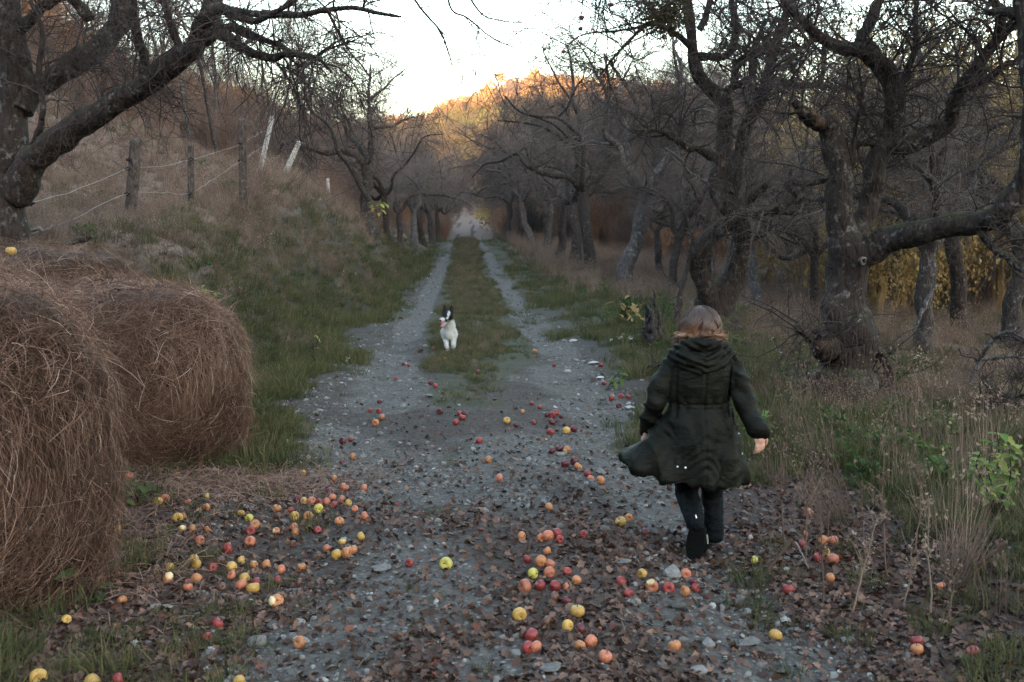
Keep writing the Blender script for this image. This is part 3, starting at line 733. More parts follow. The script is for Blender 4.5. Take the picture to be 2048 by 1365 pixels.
# the forked tree behind the running person
R1t = [
 [(1447, 690, 15, 84), (1442, 640, 15, 82), (1438, 612, 15, 84), (1452, 590, 15, 66), (1474, 545, 15, 52), (1484, 490, 15, 44), (1484, 448, 15, 42), (1463, 410, 15, 38), (1438, 388, 15, 36), (1436, 349, 15.1, 33), (1447, 312, 15.1, 31), (1451, 246, 15.2, 29), (1447, 197, 15.2, 30), (1414, 168, 15.2, 25), (1392, 140, 15.2, 24), (1385, 110, 15.2, 22), (1381, 62, 15.2, 20), (1377, 30, 15.2, 18), (1368, -40, 15.2, 12), (1350, -140, 15.2, 6)],
 [(1436, 625, 15, 56), (1412, 590, 14.9, 42), (1396, 555, 14.8, 38), (1388, 515, 14.7, 36), (1406, 484, 14.6, 33), (1435, 460, 14.5, 30), (1476, 439, 14.4, 26), (1537, 420, 14.3, 23), (1590, 422, 14.2, 22), (1603, 400, 14.2, 21), (1584, 382, 14.1, 17), (1575, 365, 14.1, 14), (1605, 366, 14.1, 15), (1640, 361, 14.1, 12), (1660, 352, 14.1, 8)],
 [(1463, 390, 15, 34), (1472, 360, 15, 28), (1480, 320, 14.9, 27), (1496, 254, 14.8, 26), (1527, 190, 14.7, 25), (1537, 156, 14.6, 23), (1545, 107, 14.5, 22), (1562, 53, 14.4, 20), (1580, 0, 14.3, 14), (1600, -90, 14.3, 6)],
 [(1449, 185, 15.2, 18), (1470, 172, 15, 14), (1500, 155, 14.9, 12), (1508, 135, 14.9, 11), (1512, 90, 14.8, 9), (1530, 40, 14.8, 6)],
 [(1390, 116, 15.2, 18), (1426, 114, 15, 16), (1460, 108, 14.9, 15), (1475, 70, 14.8, 15), (1468, 25, 14.8, 13), (1455, -40, 14.8, 8)],
 [(1467, 172, 15.1, 18), (1476, 130, 15, 17), (1500, 112, 14.9, 17), (1532, 98, 14.8, 16), (1556, 75, 14.8, 12), (1600, 50, 14.7, 6)],
 [(1537, 160, 14.7, 18), (1580, 172, 14.5, 15), (1612, 175, 14.3, 13), (1640, 163, 14.2, 11), (1648, 110, 14.1, 7), (1640, 60, 14.1, 4)],
 [(1484, 410, 14.9, 22), (1508, 388, 14.8, 19), (1532, 370, 14.7, 13)],
 [(1436, 318, 15.1, 22), (1400, 300, 15, 16), (1370, 295, 14.9, 15), (1335, 270, 14.8, 12), (1308, 260, 14.7, 8), (1270, 262, 14.6, 5)],
 [(1500, 480, 14.9, 16), (1532, 466, 14.8, 11), (1546, 452, 14.8, 8), (1556, 462, 14.8, 5)],
 [(1385, 100, 15.2, 14), (1350, 70, 15, 12), (1300, 50, 14.8, 9), (1250, 90, 14.6, 6), (1200, 150, 14.5, 4)],
 [(1400, 60, 15.2, 14), (1420, 10, 15.2, 12), (1430, -60, 15.2, 7)],
 [(1330, 60, 15, 8), (1280, -10, 14.7, 7), (1220, -34, 14.4, 6), (1172, -14, 14.2, 3.5), (1163, 30, 14.2, 1.5)],
 [(1300, 50, 14.8, 6), (1230, 62, 14.5, 4), (1165, 70, 14.35, 3), (1128, 99, 14.3, 1.5)],
]
hero('apple_tree', R1t, 'gnarled apple tree with a double stem rising behind the running person', M['bark'], M['twig'],
     crown=dict(bare=(0,), n1=230, n2=3000, n3=9500, L1=(.6, 2.2), L2=(.3, 1.0), L3=(.08, .3), grav=(-.03, -.06, -.03), up=.25, t0=.2, r1=.016, tip=.0018))
# the nearest tree at the right
R2t = [
 [(1690, 840, 9.1, 112), (1692, 760, 9.1, 98), (1700, 700, 9.1, 96), (1694, 640, 9.1, 86), (1700, 570, 9.1, 74), (1700, 520, 9.1, 78), (1690, 480, 9.1, 60), (1682, 420, 9.1, 52), (1680, 370, 9.1, 50), (1670, 310, 9.1, 47), (1660, 270, 9.1, 46), (1642, 240, 9.0, 38)],
 [(1704, 500, 9.1, 50), (1722, 440, 9.2, 42), (1738, 390, 9.2, 39), (1750, 320, 9.2, 41), (1776, 270, 9.2, 42), (1788, 205, 9.2, 38), (1776, 150, 9.2, 38), (1742, 108, 9.1, 34), (1690, 100, 9.0, 26), (1640, 76, 8.9, 21), (1592, 32, 8.8, 18), (1560, -10, 8.8, 16), (1530, -80, 8.8, 8)],
 [(1742, 108, 9.1, 28), (1720, 70, 9.1, 23), (1745, 28, 9.1, 22), (1762, -20, 9.1, 19), (1760, -100, 9.1, 10)],
 [(1762, 300, 9.2, 38), (1800, 283, 9.1, 36), (1845, 276, 9.0, 34), (1900, 245, 8.9, 31), (1925, 185, 8.8, 28), (1960, 130, 8.7, 24), (1992, 88, 8.6, 21), (2020, 55, 8.5, 19), (2060, 20, 8.4, 14)],
 [(1700, 540, 9.1, 66), (1745, 500, 9.0, 58), (1800, 480, 8.8, 50), (1850, 465, 8.6, 47), (1900, 456, 8.4, 46), (1960, 440, 8.2, 46), (2010, 418, 8.0, 44), (2045, 360, 7.9, 40), (2062, 300, 7.8, 36), (2066, 200, 7.8, 32), (2050, 100, 7.8, 30), (2046, 30, 7.8, 28), (2030, -60, 7.8, 20)],
 [(1960, 455, 8.2, 22), (1985, 492, 8.1, 15), (2015, 514, 8.0, 16), (2060, 545, 7.9, 17), (2120, 560, 7.8, 12)],
 [(1642, 250, 9.0, 34), (1620, 232, 8.9, 26), (1600, 218, 8.8, 20), (1586, 202, 8.75, 12)],
 [(1660, 705, 9.0, 60), (1640, 682, 8.9, 42), (1618, 664, 8.85, 28), (1597, 655, 8.8, 18), (1590, 650, 8.8, 8)],
 [(1680, 368, 9.1, 26), (1665, 352, 9.1, 16), (1640, 362, 9.2, 12)],
 [(1716, 290, 9.1, 14), (1735, 285, 9.15, 14), (1752, 288, 9.2, 14)],
 [(1990, 90, 8.6, 16), (2010, 30, 8.5, 16), (1985, -10, 8.4, 14), (1950, -60, 8.4, 8)],
 [(2046, 30, 7.8, 22), (2015, 25, 7.9, 18), (1985, 30, 8, 14), (1972, 20, 8.1, 10), (1990, 0, 8.1, 7)],
 [(1925, 180, 8.8, 20), (1975, 160, 8.7, 16), (2010, 130, 8.6, 14), (2040, 125, 8.6, 10)],
 [(1788, 200, 9.2, 18), (1810, 150, 9.2, 14), (1830, 90, 9.2, 12), (1828, 20, 9.2, 10), (1850, -60, 9.2, 6)],
 [(1700, 330, 9.1, 18), (1712, 250, 9.1, 8), (1725, 190, 9.1, 6), (1716, 130, 9.1, 4)],
 [(1640, 76, 8.9, 14), (1610, 90, 8.8, 9), (1580, 120, 8.7, 6), (1560, 160, 8.7, 3)],
 [(1745, 700, 9.15, 20), (1768, 715, 9.2, 12), (1785, 750, 9.2, 9), (1795, 790, 9.2, 7)],
]
R2, R2o, R2l, R2p = hero('apple_tree', R2t, 'nearest old apple tree on the right with a low horizontal limb and broken stubs', M['bark'], M['twig'],
     crown=dict(bare=(3,), n1=215, n2=2700, n3=9500, L1=(.4, 1.7), L2=(.2, .8), L3=(.05, .22), grav=(-.06, -.1, -.05), up=.18, t0=.12, r1=.011, tip=.0012))
def scar(px, py, d, r_, lab):
    mb = MB(); K = 20; th = np.arange(K) / K * 6.283; p_ = P(px, py, d)
    rr = r_ * (1 + .13 * np.sin(th * 3 + px) + .10 * np.sin(th * 5 + 2 * px))
    ring = lambda f, dy: np.stack([p_[0] + rr * f * np.cos(th), np.full(K, p_[1] + dy), p_[2] + rr * f * 1.35 * np.sin(th)], -1)
    V = np.concatenate([ring(1.15, .05), ring(1.0, -.012), ring(.62, -.004), ring(.5, .02)]); V = np.vstack([V, [p_[0], p_[1] + .03, p_[2]]])
    q = [[i * K + j, i * K + (j + 1) % K, (i + 1) * K + (j + 1) % K, (i + 1) * K + j] for i in range(3) for j in range(K)]
    t = [[3 * K + j, 3 * K + (j + 1) % K, 4 * K] for j in range(K)]
    tt = np.r_[np.full(K, .1), .55 + .35 * np.sin(th * 2 + px), .35 + .3 * np.sin(th + px), np.full(K + 1, 0)]
    o = mb.add(V, q, t, tt).build('branch_scar', M['scar'], R2, R2o); o['label'] = lab
scar(1719, 647, 8.88, .024, 'pale oval scar low on the trunk')
scar(1727, 522, 8.84, .025, 'pale round scar at the root of the big limb')
pl_ = limb(pl([(1640, 250, 8.86, 22), (1630, 235, 8.83, 20), (1620, 222, 8.8, 10)]))
o = trunk_mb([pl_], 10, .2).build('torn_wood', M['torn_wood'], R2, R2o); o['label'] = 'bare torn wood on the broken upper stub'
pl_ = limb(pl([(1660, 690, 8.82, 30), (1636, 676, 8.72, 22), (1612, 662, 8.7, 12)]))
trunk_mb([pl_], 10, .35).build('torn_wood', M['torn_wood'], R2, R2o)

# ---- generated orchard trees, built once per kind and copied
def gen_tree(seed, h=5.6, rt=.15, nl=4, bark=None, twigm=None, n1=130, n2=1600, n3=4600, lean=.25, trunk_h=.34, spread_=1.0, grav=(-.02, -.05, -.03), tip=.003, wobl=.30):
    global rng
    keep = rng; rng = np.random.default_rng(seed)
    lean_ = rng.normal(0, lean, 2); th = h * trunk_h
    rows = [[0, 0, -.25, rt * 1.5], [0, 0, .03, rt * 1.3]]
    for k in range(1, 5):
        f = k / 4; rows.append([lean_[0] * f + rng.normal(0, .025), lean_[1] * f + rng.normal(0, .025), th * f, rt * (1 - .22 * f)])
    tp = np.array(rows[-1]); limbs = [limb(np.array(rows), jit=.05)]
    a0 = rng.random() * 6.28
    for i in range(nl):
        a = a0 + i / nl * 6.283 + rng.normal(0, .3); L = h * (.55 + .25 * rng.random()); d = np.array([math.cos(a) * .8 * spread_, math.sin(a) * .8 * spread_, .8 + .5 * rng.random()])
        p_ = tp[:3].copy(); p_[2] -= .1 * th * rng.random(); rr = rt * (.45 + .25 * rng.random()); rws = [[*p_, rr]]
        n = 8
        for s in range(n):
            d = d / np.linalg.norm(d); p_ = p_ + d * L / n; d = d + rng.normal(0, wobl, 3) + np.array([0, 0, .05])
            rws.append([*p_, rr * (1 - .85 * (s + 1) / n) + .006])
        limbs.append(limb(np.array(rws)))
        for s in (3, 5):
            if rng.random() < .85:
                q_ = np.array(rws[s]); d2 = rng.normal(0, .8, 3); d2[2] = abs(d2[2]) * .7 + .15; L2 = L * .5; rr2 = q_[3] * .7; r2 = [q_.copy()]; pp = q_[:3].copy(); r2[0][3] = rr2
                for s2 in range(6):
                    d2 = d2 / np.linalg.norm(d2); pp = pp + d2 * L2 / 6; d2 = d2 + rng.normal(0, wobl, 3)
                    r2.append([*pp, rr2 * (1 - .85 * (s2 + 1) / 6) + .005])
                limbs.append(limb(np.array(r2)))
    me_t = trunk_mb(limbs, 10, .22, seed).mesh('trunk', bark or M['bark_grey'])
    mb, p2 = crown_mesh(limbs[1:], n1, n2, n3, (h * .12, h * .32), (h * .05, h * .15), (h * .015, h * .05), grav=grav, up=.3, t0=.15, r1=.02, tip=tip)
    me_c = mb.mesh('crown', twigm or M['twig'])
    rng = keep
    return me_t, me_c, p2
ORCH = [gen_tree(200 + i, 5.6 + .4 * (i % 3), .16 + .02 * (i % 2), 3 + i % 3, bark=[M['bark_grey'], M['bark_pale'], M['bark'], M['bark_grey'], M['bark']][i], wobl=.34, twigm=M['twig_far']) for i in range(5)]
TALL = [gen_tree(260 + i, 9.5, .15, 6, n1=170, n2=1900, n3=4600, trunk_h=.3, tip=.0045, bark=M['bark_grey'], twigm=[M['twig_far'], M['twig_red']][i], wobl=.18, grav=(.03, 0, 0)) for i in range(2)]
SLIM = [gen_tree(300 + i, 7.5, .075, 4, trunk_h=.5, spread_=.45, lean=.5, n1=70, n2=600, n3=1500, bark=[M['bark_pale'], M['bark_grey']][i % 2], twigm=M['twig_red'], grav=(.04, .02, 0), wobl=.14) for i in range(3)]
DEADT = gen_tree(350, 2.6, .07, 3, lean=.3, n1=20, n2=60, n3=60, bark=M['deadwood'], twigm=M['deadwood'])
def tree_at(kind, x, y, label, rz=None, s=1.0, name='apple_tree', group=None, cat='tree'):
    me_t, me_c, _ = kind
    t = empty(name, gxy(x, y), label, cat, group); t.rotation_euler[2] = random.random() * 6.28 if rz is None else rz
    t.scale = (s, s, s)
    place_mesh('trunk', me_t, t); place_mesh('crown', me_c, t)
    return t
def px_x(px, d): return float(P(px, 460, d)[0])
words = ['first', 'second', 'third', 'fourth', 'fifth', 'sixth', 'seventh', 'eighth', 'ninth', 'tenth', 'eleventh', 'twelfth']
for i, (px, d, s) in enumerate([(1247, 28, 1.25), (1183, 34, 1.3), (1150, 40, 1.3), (1118, 46, 1.3), (1095, 52, 1.35), (1062, 58, 1.35), (1038, 65, 1.35), (1018, 73, 1.35)]):
    tree_at(ORCH[(i + 1) % 5], px_x(px, d), d, '%s bare apple tree beyond the forked one in the right-hand row along the track' % words[i], rz=i * 1.9 + .4, s=s, group='apple trees in the row right of the track')
for i, (px, d, s) in enumerate([(735, 33, 1.1), (778, 38, .85), (800, 43, .85), (824, 49, .95), (846, 55, 1), (862, 62, 1), (878, 70, 1)]):
    tree_at(ORCH[(i + 3) % 5], px_x(px, d), d, '%s bare apple tree along the track\'s left side, counted from the last white post' % words[i], rz=i * 2.3 + 1.1, s=s, group='apple trees in the row left of the track')
# dead bough leaning left out of the first left-hand tree is a trace of its own tree part
back = [(1517, 22, .72, 'pale bare tree standing in the brown meadow just right of the forked tree', 1), (1857, 13.6, .78, 'dark apple tree with a pale dead bough behind the low horizontal limb', 0),
        (1345, 26, .7, 'small dark tree between the row and the forked tree', 2), (1640, 20, .66, 'slender tree just left of the nearest trunk, farther back', 4),
        (1780, 24, .9, 'bare tree directly behind the nearest tree\'s right stem', 1), (1930, 19, .95, 'dark bare tree under the low limb\'s outer end', 2), (2040, 16, .9, 'bare tree cut by the right edge of the view', 3),
        (1320, 38, .9, 'bare tree far back, left of the forked tree\'s curved arm', 0), (1420, 33, .95, 'bare tree far back, seen through the fork of the double stem', 4), (1700, 36, 1, 'far bare tree hidden behind the nearest trunk', 0)]
for px, d, s, lab, k in back:
    tree_at(ORCH[k], px_x(px, d), d, lab, rz=px * .37, s=s)
# slender saplings on the left hillside
for px, d, s, lab, k in [(388, 29, .7, 'tall pale slanting sapling on the hillside above the middle fence post', 0), (445, 31, .85, 'slender pale tree on the hillside right of the slanting sapling', 1), (430, 38, .9, 'thin hillside tree half hidden behind the pale saplings', 2),
                         (520, 44, .95, 'thin dark tree on the skyline above the leaning white posts', 1), (350, 36, .9, 'reddish thin tree high on the hillside behind the big limb', 2), 
                         (575, 46, 1.0, 'bushy bare tree on the skyline right of the leaning posts', 1), (640, 48, 1.0, 'bare tree with upright twigs left of the first row tree', 0), (235, 40, .8, 'slim tree near the top of the hillside, upper left', 0)]:
    tree_at(SLIM[k], px_x(px, d), d, lab, rz=px * .21, s=s, name='bare_sapling')
# dead bough of the left row tree
dl = [(738, 400, 32.5, 12), (712, 358, 32, 10), (692, 325, 31.5, 10), (676, 304, 31, 9), (658, 252, 30.5, 7), (622, 220, 30, 5), (602, 165, 29.5, 3)]
rows = pl(dl); o = trunk_mb([limb(rows)], 8, .1).build('leaning_bough', M['bark_grey'], None, rows[0, :3])
tag(o, 'long dead bough leaning left from the first left-hand row tree', 'branch')
# the ragged stump and the leaning sapling behind the person's shoulder
g = ground_hit(1300, 690)
mb = MB()
for k in range(7):
    a = k * .9; r0 = .035 + .02 * random.random(); tp = g + np.array([.06 * math.cos(a), .06 * math.sin(a), .35 + .3 * random.random()]); 
    rows = np.array([[*(g + [.03 * math.cos(a), .03 * math.sin(a), -.05]), r0 * 1.3], [*((g + tp) / 2), r0], [*tp, r0 * .5], [*(tp + [.03 * math.sin(k), 0, .12]), .006]])
    p_, r_ = limb(rows, jit=.5); v, q = tubes(p_[None], r_[None], 7, k, .3); mb.add(v, q, tint=.3)
tag(mb.build('tree_stump', M['bark_grey'], None, g), 'ragged dark stump standing in the grass left of the person\'s head', 'stump')
rows = pl([(1352, 650, 14.6, 16), (1358, 600, 14.6, 12), (1366, 560, 14.6, 11), (1378, 520, 14.6, 9), (1384, 480, 14.6, 7), (1370, 420, 14.6, 4)])
l_ = limb(rows); o3 = rows[0, :3]
st = empty('bare_sapling', o3, 'thin leaning sapling just left of the forked tree, behind the stump', 'sapling')
trunk_mb([l_], 8, .15).build('trunk', M['bark_grey'], st, o3)
crown_mesh([l_], 8, 50, 120, (.3, .8), (.15, .4), (.05, .15))[0].build('crown', M['twig'], st, o3)

# ---------------------------------------------------------------- far woods
def bush_mesh(seed, h=2.6, n=26, twigm=None, n2=420, n3=900, leaf=None):
    global rng
    keep = rng; rng = np.random.default_rng(seed)
    L = []
    for k in range(n):
        a = rng.random() * 6.28; d = np.array([math.cos(a), math.sin(a), 0]) ; hh = h * (.6 + .5 * rng.random()); sp_ = h * .35 * rng.random()
        L.append(limb(np.array([[*(d * .1), -.1, ][:3] + [.02], [*(d * sp_ * .4 + [0, 0, hh * .4]), .014], [*(d * sp_ + [0, 0, hh * .8]), .008], [*(d * sp_ * 1.4 + [0, 0, hh]), .004]]), jit=1.5))
    mb = MB(); A = np.stack([l[0] for l in L])[:, ::3]; B = np.stack([l[1] for l in L])[:, ::3]
    v, q = tubes(A, B, 4); mb.add(v, q, tint=.35)
    p2, q2 = sprout(A, B, n2, .2, h * .12, h * .35, 5, .2, -.01, .2, .6, .006, .003); v, q = tubes(p2, q2, 3); mb.add(v, q, tint=np.repeat(.2 + .5 * rng.random(n2), 15))
    p3, q3 = sprout(p2, q2, n3, .1, h * .04, h * .14, 3, .25, 0, .1, .6, .004, .0025); v, q = tubes(p3, q3, 3); mb.add(v, q, tint=np.repeat(.3 + .7 * rng.random(n3), 9))
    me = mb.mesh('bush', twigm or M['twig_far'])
    if leaf:
        c = p3[:, -1][rng.random(n3) < .8] + 0
        mb2 = MB().add(np.concatenate(mb.v), np.concatenate(mb.q), tint=np.concatenate(mb.tint))
        leaf_faces(mb, c, .07 * h / 2.6, aspect=.6); leaf_faces(mb, c + rng.normal(0, .05, c.shape), .07 * h / 2.6, aspect=.6)
        me = mb.mesh('bush', leaf)
    rng = keep
    return me
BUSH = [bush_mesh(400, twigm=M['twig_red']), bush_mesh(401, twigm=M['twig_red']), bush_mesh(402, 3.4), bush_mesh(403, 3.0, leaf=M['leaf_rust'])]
def leafy_tree(seed, h, w, nleaf, lsz, mat, droop=0.0, clumps=26):
    global rng
    keep = rng; rng = np.random.default_rng(seed)
    mb = MB()
    rows = np.array([[0, 0, -.2, .14], [.1, 0, h * .3, .11], [0, .1, h * .6, .07], [.05, 0, h * .92, .02]])
    p_, r_ = limb(rows, jit=.5); v, q = tubes(p_[None], r_[None], 6); mb.add(v, q, tint=0)
    cc = []
    for k in range(clumps):
        z = h * (.25 + .72 * rng.random()); f = math.sqrt(max(.05, 1 - ((z / h - .55) / .5) ** 2)); a = rng.random() * 6.28; rr = w * f * (.35 + .65 * rng.random())
        c_ = np.array([math.cos(a) * rr, math.sin(a) * rr, z]); cc.append(c_)
        bp = np.array([[*(np.array([0, 0, z - rr * .6])), .03], [*((c_ + [0, 0, z - rr * .3]) / 2 if False else (c_ * .5 + np.array([0, 0, z * .5 - rr * .1]))), .02], [*c_, .006]])
        l0, r0 = limb(bp, jit=.5); v, q = tubes(l0[None], r0[None], 3); mb.add(v, q, tint=.05)
    cc = np.array(cc); i = rng.integers(0, clumps, nleaf)
    c = cc[i] + rng.normal(0, 1, (nleaf, 3)) * w * .2 * (.6 + .8 * rng.random(clumps)[i])[:, None]
    d = rng.normal(size=(nleaf, 3)); d[:, 2] -= droop * 3
    c[:, 2] -= droop * rng.random(nleaf) * h * .12
    leaf_faces(mb, c, lsz * (.6 + .8 * rng.random(nleaf)), d, tint=np.clip(.25 * rng.random(nleaf) + .75 * rng.random(clumps)[i], 0, 1))
    me = mb.mesh('leafy_tree', mat, smooth=False); rng = keep
    return me
YEL = [leafy_tree(500 + i, 7, 2.4, 2600, .14, M['leaf_yellow'], .8) for i in range(2)]
HILLT = [leafy_tree(520 + i, 9, 3.4, 1500, .55, M['autumn'], 0, 34) for i in range(4)] + [gen_tree(540 + i, 10, .14, 5, n1=60, n2=420, n3=900, trunk_h=.35, tip=.012, twigm=M['twig_red'], bark=M['bark_grey'])[1] for i in range(1)]
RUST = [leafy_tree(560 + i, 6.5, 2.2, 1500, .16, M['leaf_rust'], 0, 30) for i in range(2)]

def wood(name, protos, pts, smin, smax, label, cat='wood'):
    x, y = pts; n = len(x)
    s_ = smin + (smax - smin) * rng.random(n)
    scl = np.stack([s_ * (.85 + .3 * rng.random(n)), s_ * (.85 + .3 * rng.random(n)), s_ * (.85 + .35 * rng.random(n))], -1)
    return scatter(name, protos, on_ground(x, y, -.05), rots(n, .06), scl, rng.integers(0, len(protos), n), label, cat)
def box_pts(n, f):
    x = np.empty(0); y = np.empty(0)
    while len(x) < n:
        a, b_ = f(n); x = np.r_[x, a]; y = np.r_[y, b_]
    return x[:n], y[:n]
def region(n, y0, y1, fx0, fx1, pw=1.0):
    y = y0 + (y1 - y0) * rng.random(n) ** pw
    a, b_ = fx0(y), fx1(y)
    return a + (b_ - a) * rng.random(n), y
# hills covered in autumn wood
y = 150 + 470 * rng.random(9000) ** .8; t = -1.1 + 2.2 * rng.random(9000); x = t * y
k = (np.abs(x + .040 * y) > 2.4 + .004 * y) | (y > 330)
wood('hill_forest', HILLT, (x[k], y[k]), .75, 1.35, 'autumn forest of gold, rust and bare grey trees covering the far hills', 'forest')
# bare scrub each side of the track beyond the orchard
rc = road_c
EDGE = lambda y: np.interp(y, [40, 60, 80, 100, 125, 150], [9.5, 7.0, 2.6, -.4, -2.2, -3.2])
xa, ya = region(900, 34, 150, lambda y: rc(y) - 30 - .2 * y, lambda y: rc(y) - 4.6 + 0 * y, .9)
wood('left_thicket', BUSH[:3] + [SLIM[0][1]], (xa, ya), .8, 1.5, 'dense bare brown scrub left of the track beyond the bank', 'thicket')
xa, ya = region(1000, 46, 150, lambda y: EDGE(y), lambda y: rc(y) + 40 + .5 * y, .9)
wood('right_thicket', [BUSH[0], BUSH[1], BUSH[3], BUSH[2]], (xa, ya), .85, 1.5, 'dense bare grey scrub behind the right-hand orchard', 'thicket')
xa, ya = region(420, 80, 150, lambda y: rc(y) - 12, lambda y: rc(y) + 14, 1)
k = np.abs(xa - (-.040 * ya)) > 2.0 + .010 * ya
wood('far_thicket', BUSH, (xa[k], ya[k]), 1.0, 1.5, 'brown brush closing over the track where it dips out of sight', 'thicket')
xa, ya = region(170, 44, 150, lambda y: rc(y) - 34 - .1 * y, lambda y: rc(y) - 6.5 + .045 * (y - 44), .8)
wood('left_tall_wood', [t_[1] for t_ in TALL], (xa, ya), .6, .88, 'tall bare trees massed left of the track beyond the row', 'wood')
xa, ya = region(240, 46, 150, lambda y: EDGE(y), lambda y: rc(y) + 44 + .4 * y, .8)
xb, yb = region(80, 52, 110, lambda y: EDGE(y), lambda y: EDGE(y) + 16, 1); xa = np.r_[xa, xb]; ya = np.r_[ya, yb]
wood('right_tall_wood', [t_[1] for t_ in TALL], (xa, ya), .85, 1.3, 'tall bare trees massed behind the right-hand orchard', 'wood')
xa, ya = region(90, 105, 155, lambda y: rc(y) - 14, lambda y: rc(y) + 14, 1)
k = np.abs(xa + .040 * ya) > 3.0
wood('far_tall_wood', [t_[1] for t_ in TALL], (xa[k], ya[k]), .8, 1.15, 'tall bare trees standing where the track dips out of sight', 'wood')
xa, ya = region(120, 26, 60, lambda y: .16 * y + 5.5, lambda y: .62 * y + 4, 1)
wood('orchard_undergrowth', [BUSH[0], BUSH[1], BUSH[3]], (xa, ya), .45, .9, 'low bare bushes and saplings filling the back of the orchard', 'thicket')
xa, ya = region(80, 27, 50, lambda y: .20 * y + 2, lambda y: .62 * y + 4, 1)
xb, yb = region(26, 21, 33, lambda y: .36 * y, lambda y: .64 * y, 1); xa = np.r_[xa, xb]; ya = np.r_[ya, yb]
wood('yellow_willows', YEL, (xa, ya), .6, .95, 'dull gold leafed willows behind the right-hand orchard', 'trees')
xa, ya = region(900, 20, 120, lambda y: -np.maximum(16 + .45 * y, 20), lambda y: -(9.0 + .24 * y), 1)
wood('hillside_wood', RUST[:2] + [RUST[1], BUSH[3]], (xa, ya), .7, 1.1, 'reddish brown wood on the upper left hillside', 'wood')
xa, ya = region(90, 20, 50, lambda y: -(7.8 + .30 * y), lambda y: -(5.9 + .13 * y), 1)
wood('hillside_scrub', [BUSH[0], BUSH[1]], (xa, ya), .2, .5, 'low bare scrub dotted over the brown slope behind the fence', 'thicket')
# ---------------------------------------------------------------- fence
FD = [((260, 474), (272, 279), 12.9, 24, 'bark_grey', 'thick grey post nearest the big tree'), ((383, 462), (383, 291), 15.0, 14, 'bark_grey', 'thinner brown post in the middle'),
      ((487, 392), (484, 238), 16.8, 16, 'bark_grey', 'tall split grey post'), ((523, 330), (545, 233), 21, 9, 'deadwood', 'bleached thin post leaning right'),
      ((570, 345), (597, 284), 22.5, 12, 'deadwood', 'bleached short post leaning right'), ((658, 415), (655, 358), 30, 7, 'deadwood', 'pale splintered post low in the blond grass')]
M['post'] = bark_mat('post', (.028, .021, .018), (.11, .085, .072), (.17, .15, .14), .35, 0, 1)
f0 = P(262, 470, 12.9); f0[2] = float(G(f0[0], f0[1]))
fence = empty('fence', f0, 'old wire fence on split wooden posts along the top of the left bank', 'fence')
for (bx, by), (tx, ty), d, w, mt, lab in FD:
    a, b_ = P(bx, by, d), P(tx, ty, d)
    g = float(G(a[0], a[1])); dirn = (b_ - a) / np.linalg.norm(b_ - a)
    a = a - dirn * max(0, (a[2] - g + .3) / max(dirn[2], .3)) if a[2] > g - .3 else a
    r0 = w / 2 * d / FPX; K = 30; s = np.linspace(0, 1, K)
    pts = a + (b_ - a) * s[:, None]; pts[:, :2] += rng.normal(0, r0 * .04, (K, 2)).cumsum(0) * .5
    sides = 24; mb = MB(); th = np.arange(sides) / sides * 6.283
    T = dirn; A = np.cross(T, [0, 1, 0]); A /= np.linalg.norm(A); B = np.cross(T, A)
    gro = 1 + .22 * vnoise(th * 2.2, 0, 0, int(w)) - .18 * (vnoise(np.cos(th) * 3, np.sin(th) * 3, 0, int(px_x(bx, 3) * 7) % 50) > .35)
    V = np.array([[p_ + (A * math.cos(t_) + B * math.sin(t_) * .8) * r0 * (gro[j] + .1 * vnoise(t_ * 3, k_ * .35, 0, 5)) * (1.06 - .14 * s[k_]) for j, t_ in enumerate(th)] for k_, p_ in enumerate(pts)])
    V[-1] += T * (r0 * .5 * vnoise(th * 1.5, 2.2, 0, 8))[:, None]
    V = V.reshape(-1, 3); q = [[i * sides + j, i * sides + (j + 1) % sides, (i + 1) * sides + (j + 1) % sides, (i + 1) * sides + j] for i in range(K - 1) for j in range(sides)]
    V = np.vstack([V, pts[-1]]); t = [[(K - 1) * sides + j, (K - 1) * sides + (j + 1) % sides, K * sides] for j in range(sides)]
    o = mb.add(V, q, t, .6).build('post', M['post'] if mt == 'bark_grey' else M['stake'], fence, f0); o['label'] = lab
M['wire'], nt, b = newmat('wire'); b.inputs['Base Color'].default_value = (.32, .30, .29, 1); b.inputs['Metallic'].default_value = .3; b.inputs['Roughness'].default_value = .6
M['insulator'], nt, b = newmat('insulator'); b.inputs['Base Color'].default_value = (.012, .012, .013, 1)
for row in ([(-60, 432, 9.2), (0, 425, 9.6), (62, 407, 10.3), (160, 378, 11.6), (256, 338, 12.75), (330, 331, 13.8), (384, 319, 14.9), (432, 306, 16), (481, 288, 16.7), (540, 262, 20.8), (582, 300, 22.3), (655, 370, 29.8)],
            [(60, 470, 10), (150, 437, 11.4), (254, 388, 12.75), (330, 386, 13.8), (380, 387, 14.9), (432, 355, 16), (483, 322, 16.7), (530, 290, 20.8)]):
    p_ = catmull(np.array([[*P(a, c_, d), 0] for a, c_, d in row]), 60)[:, :3]
    p_[:, 2] += rng.normal(0, .006, 60)
    v, q = tubes(p_[None], np.full((1, 60), .0024), 5); MB().add(v, q).build('wire', M['wire'], fence, f0)
for px, py, d in [(62, 407, 10.2), (256, 338, 12.78), (258, 320, 12.78), (254, 388, 12.78), (382, 319, 14.9), (379, 387, 14.9), (480, 288, 16.7), (480, 322, 16.7)]:
    c_ = P(px, py, d); mb = MB(); capsule(mb, c_ - [.02, 0, 0], c_ + [.03, 0, 0], .018, .012, 8); capsule(mb, c_ + [.0, 0, -.02], c_ + [0, 0, .02], .012, .012, 8)
    mb.build('insulator', M['insulator'], fence, f0)

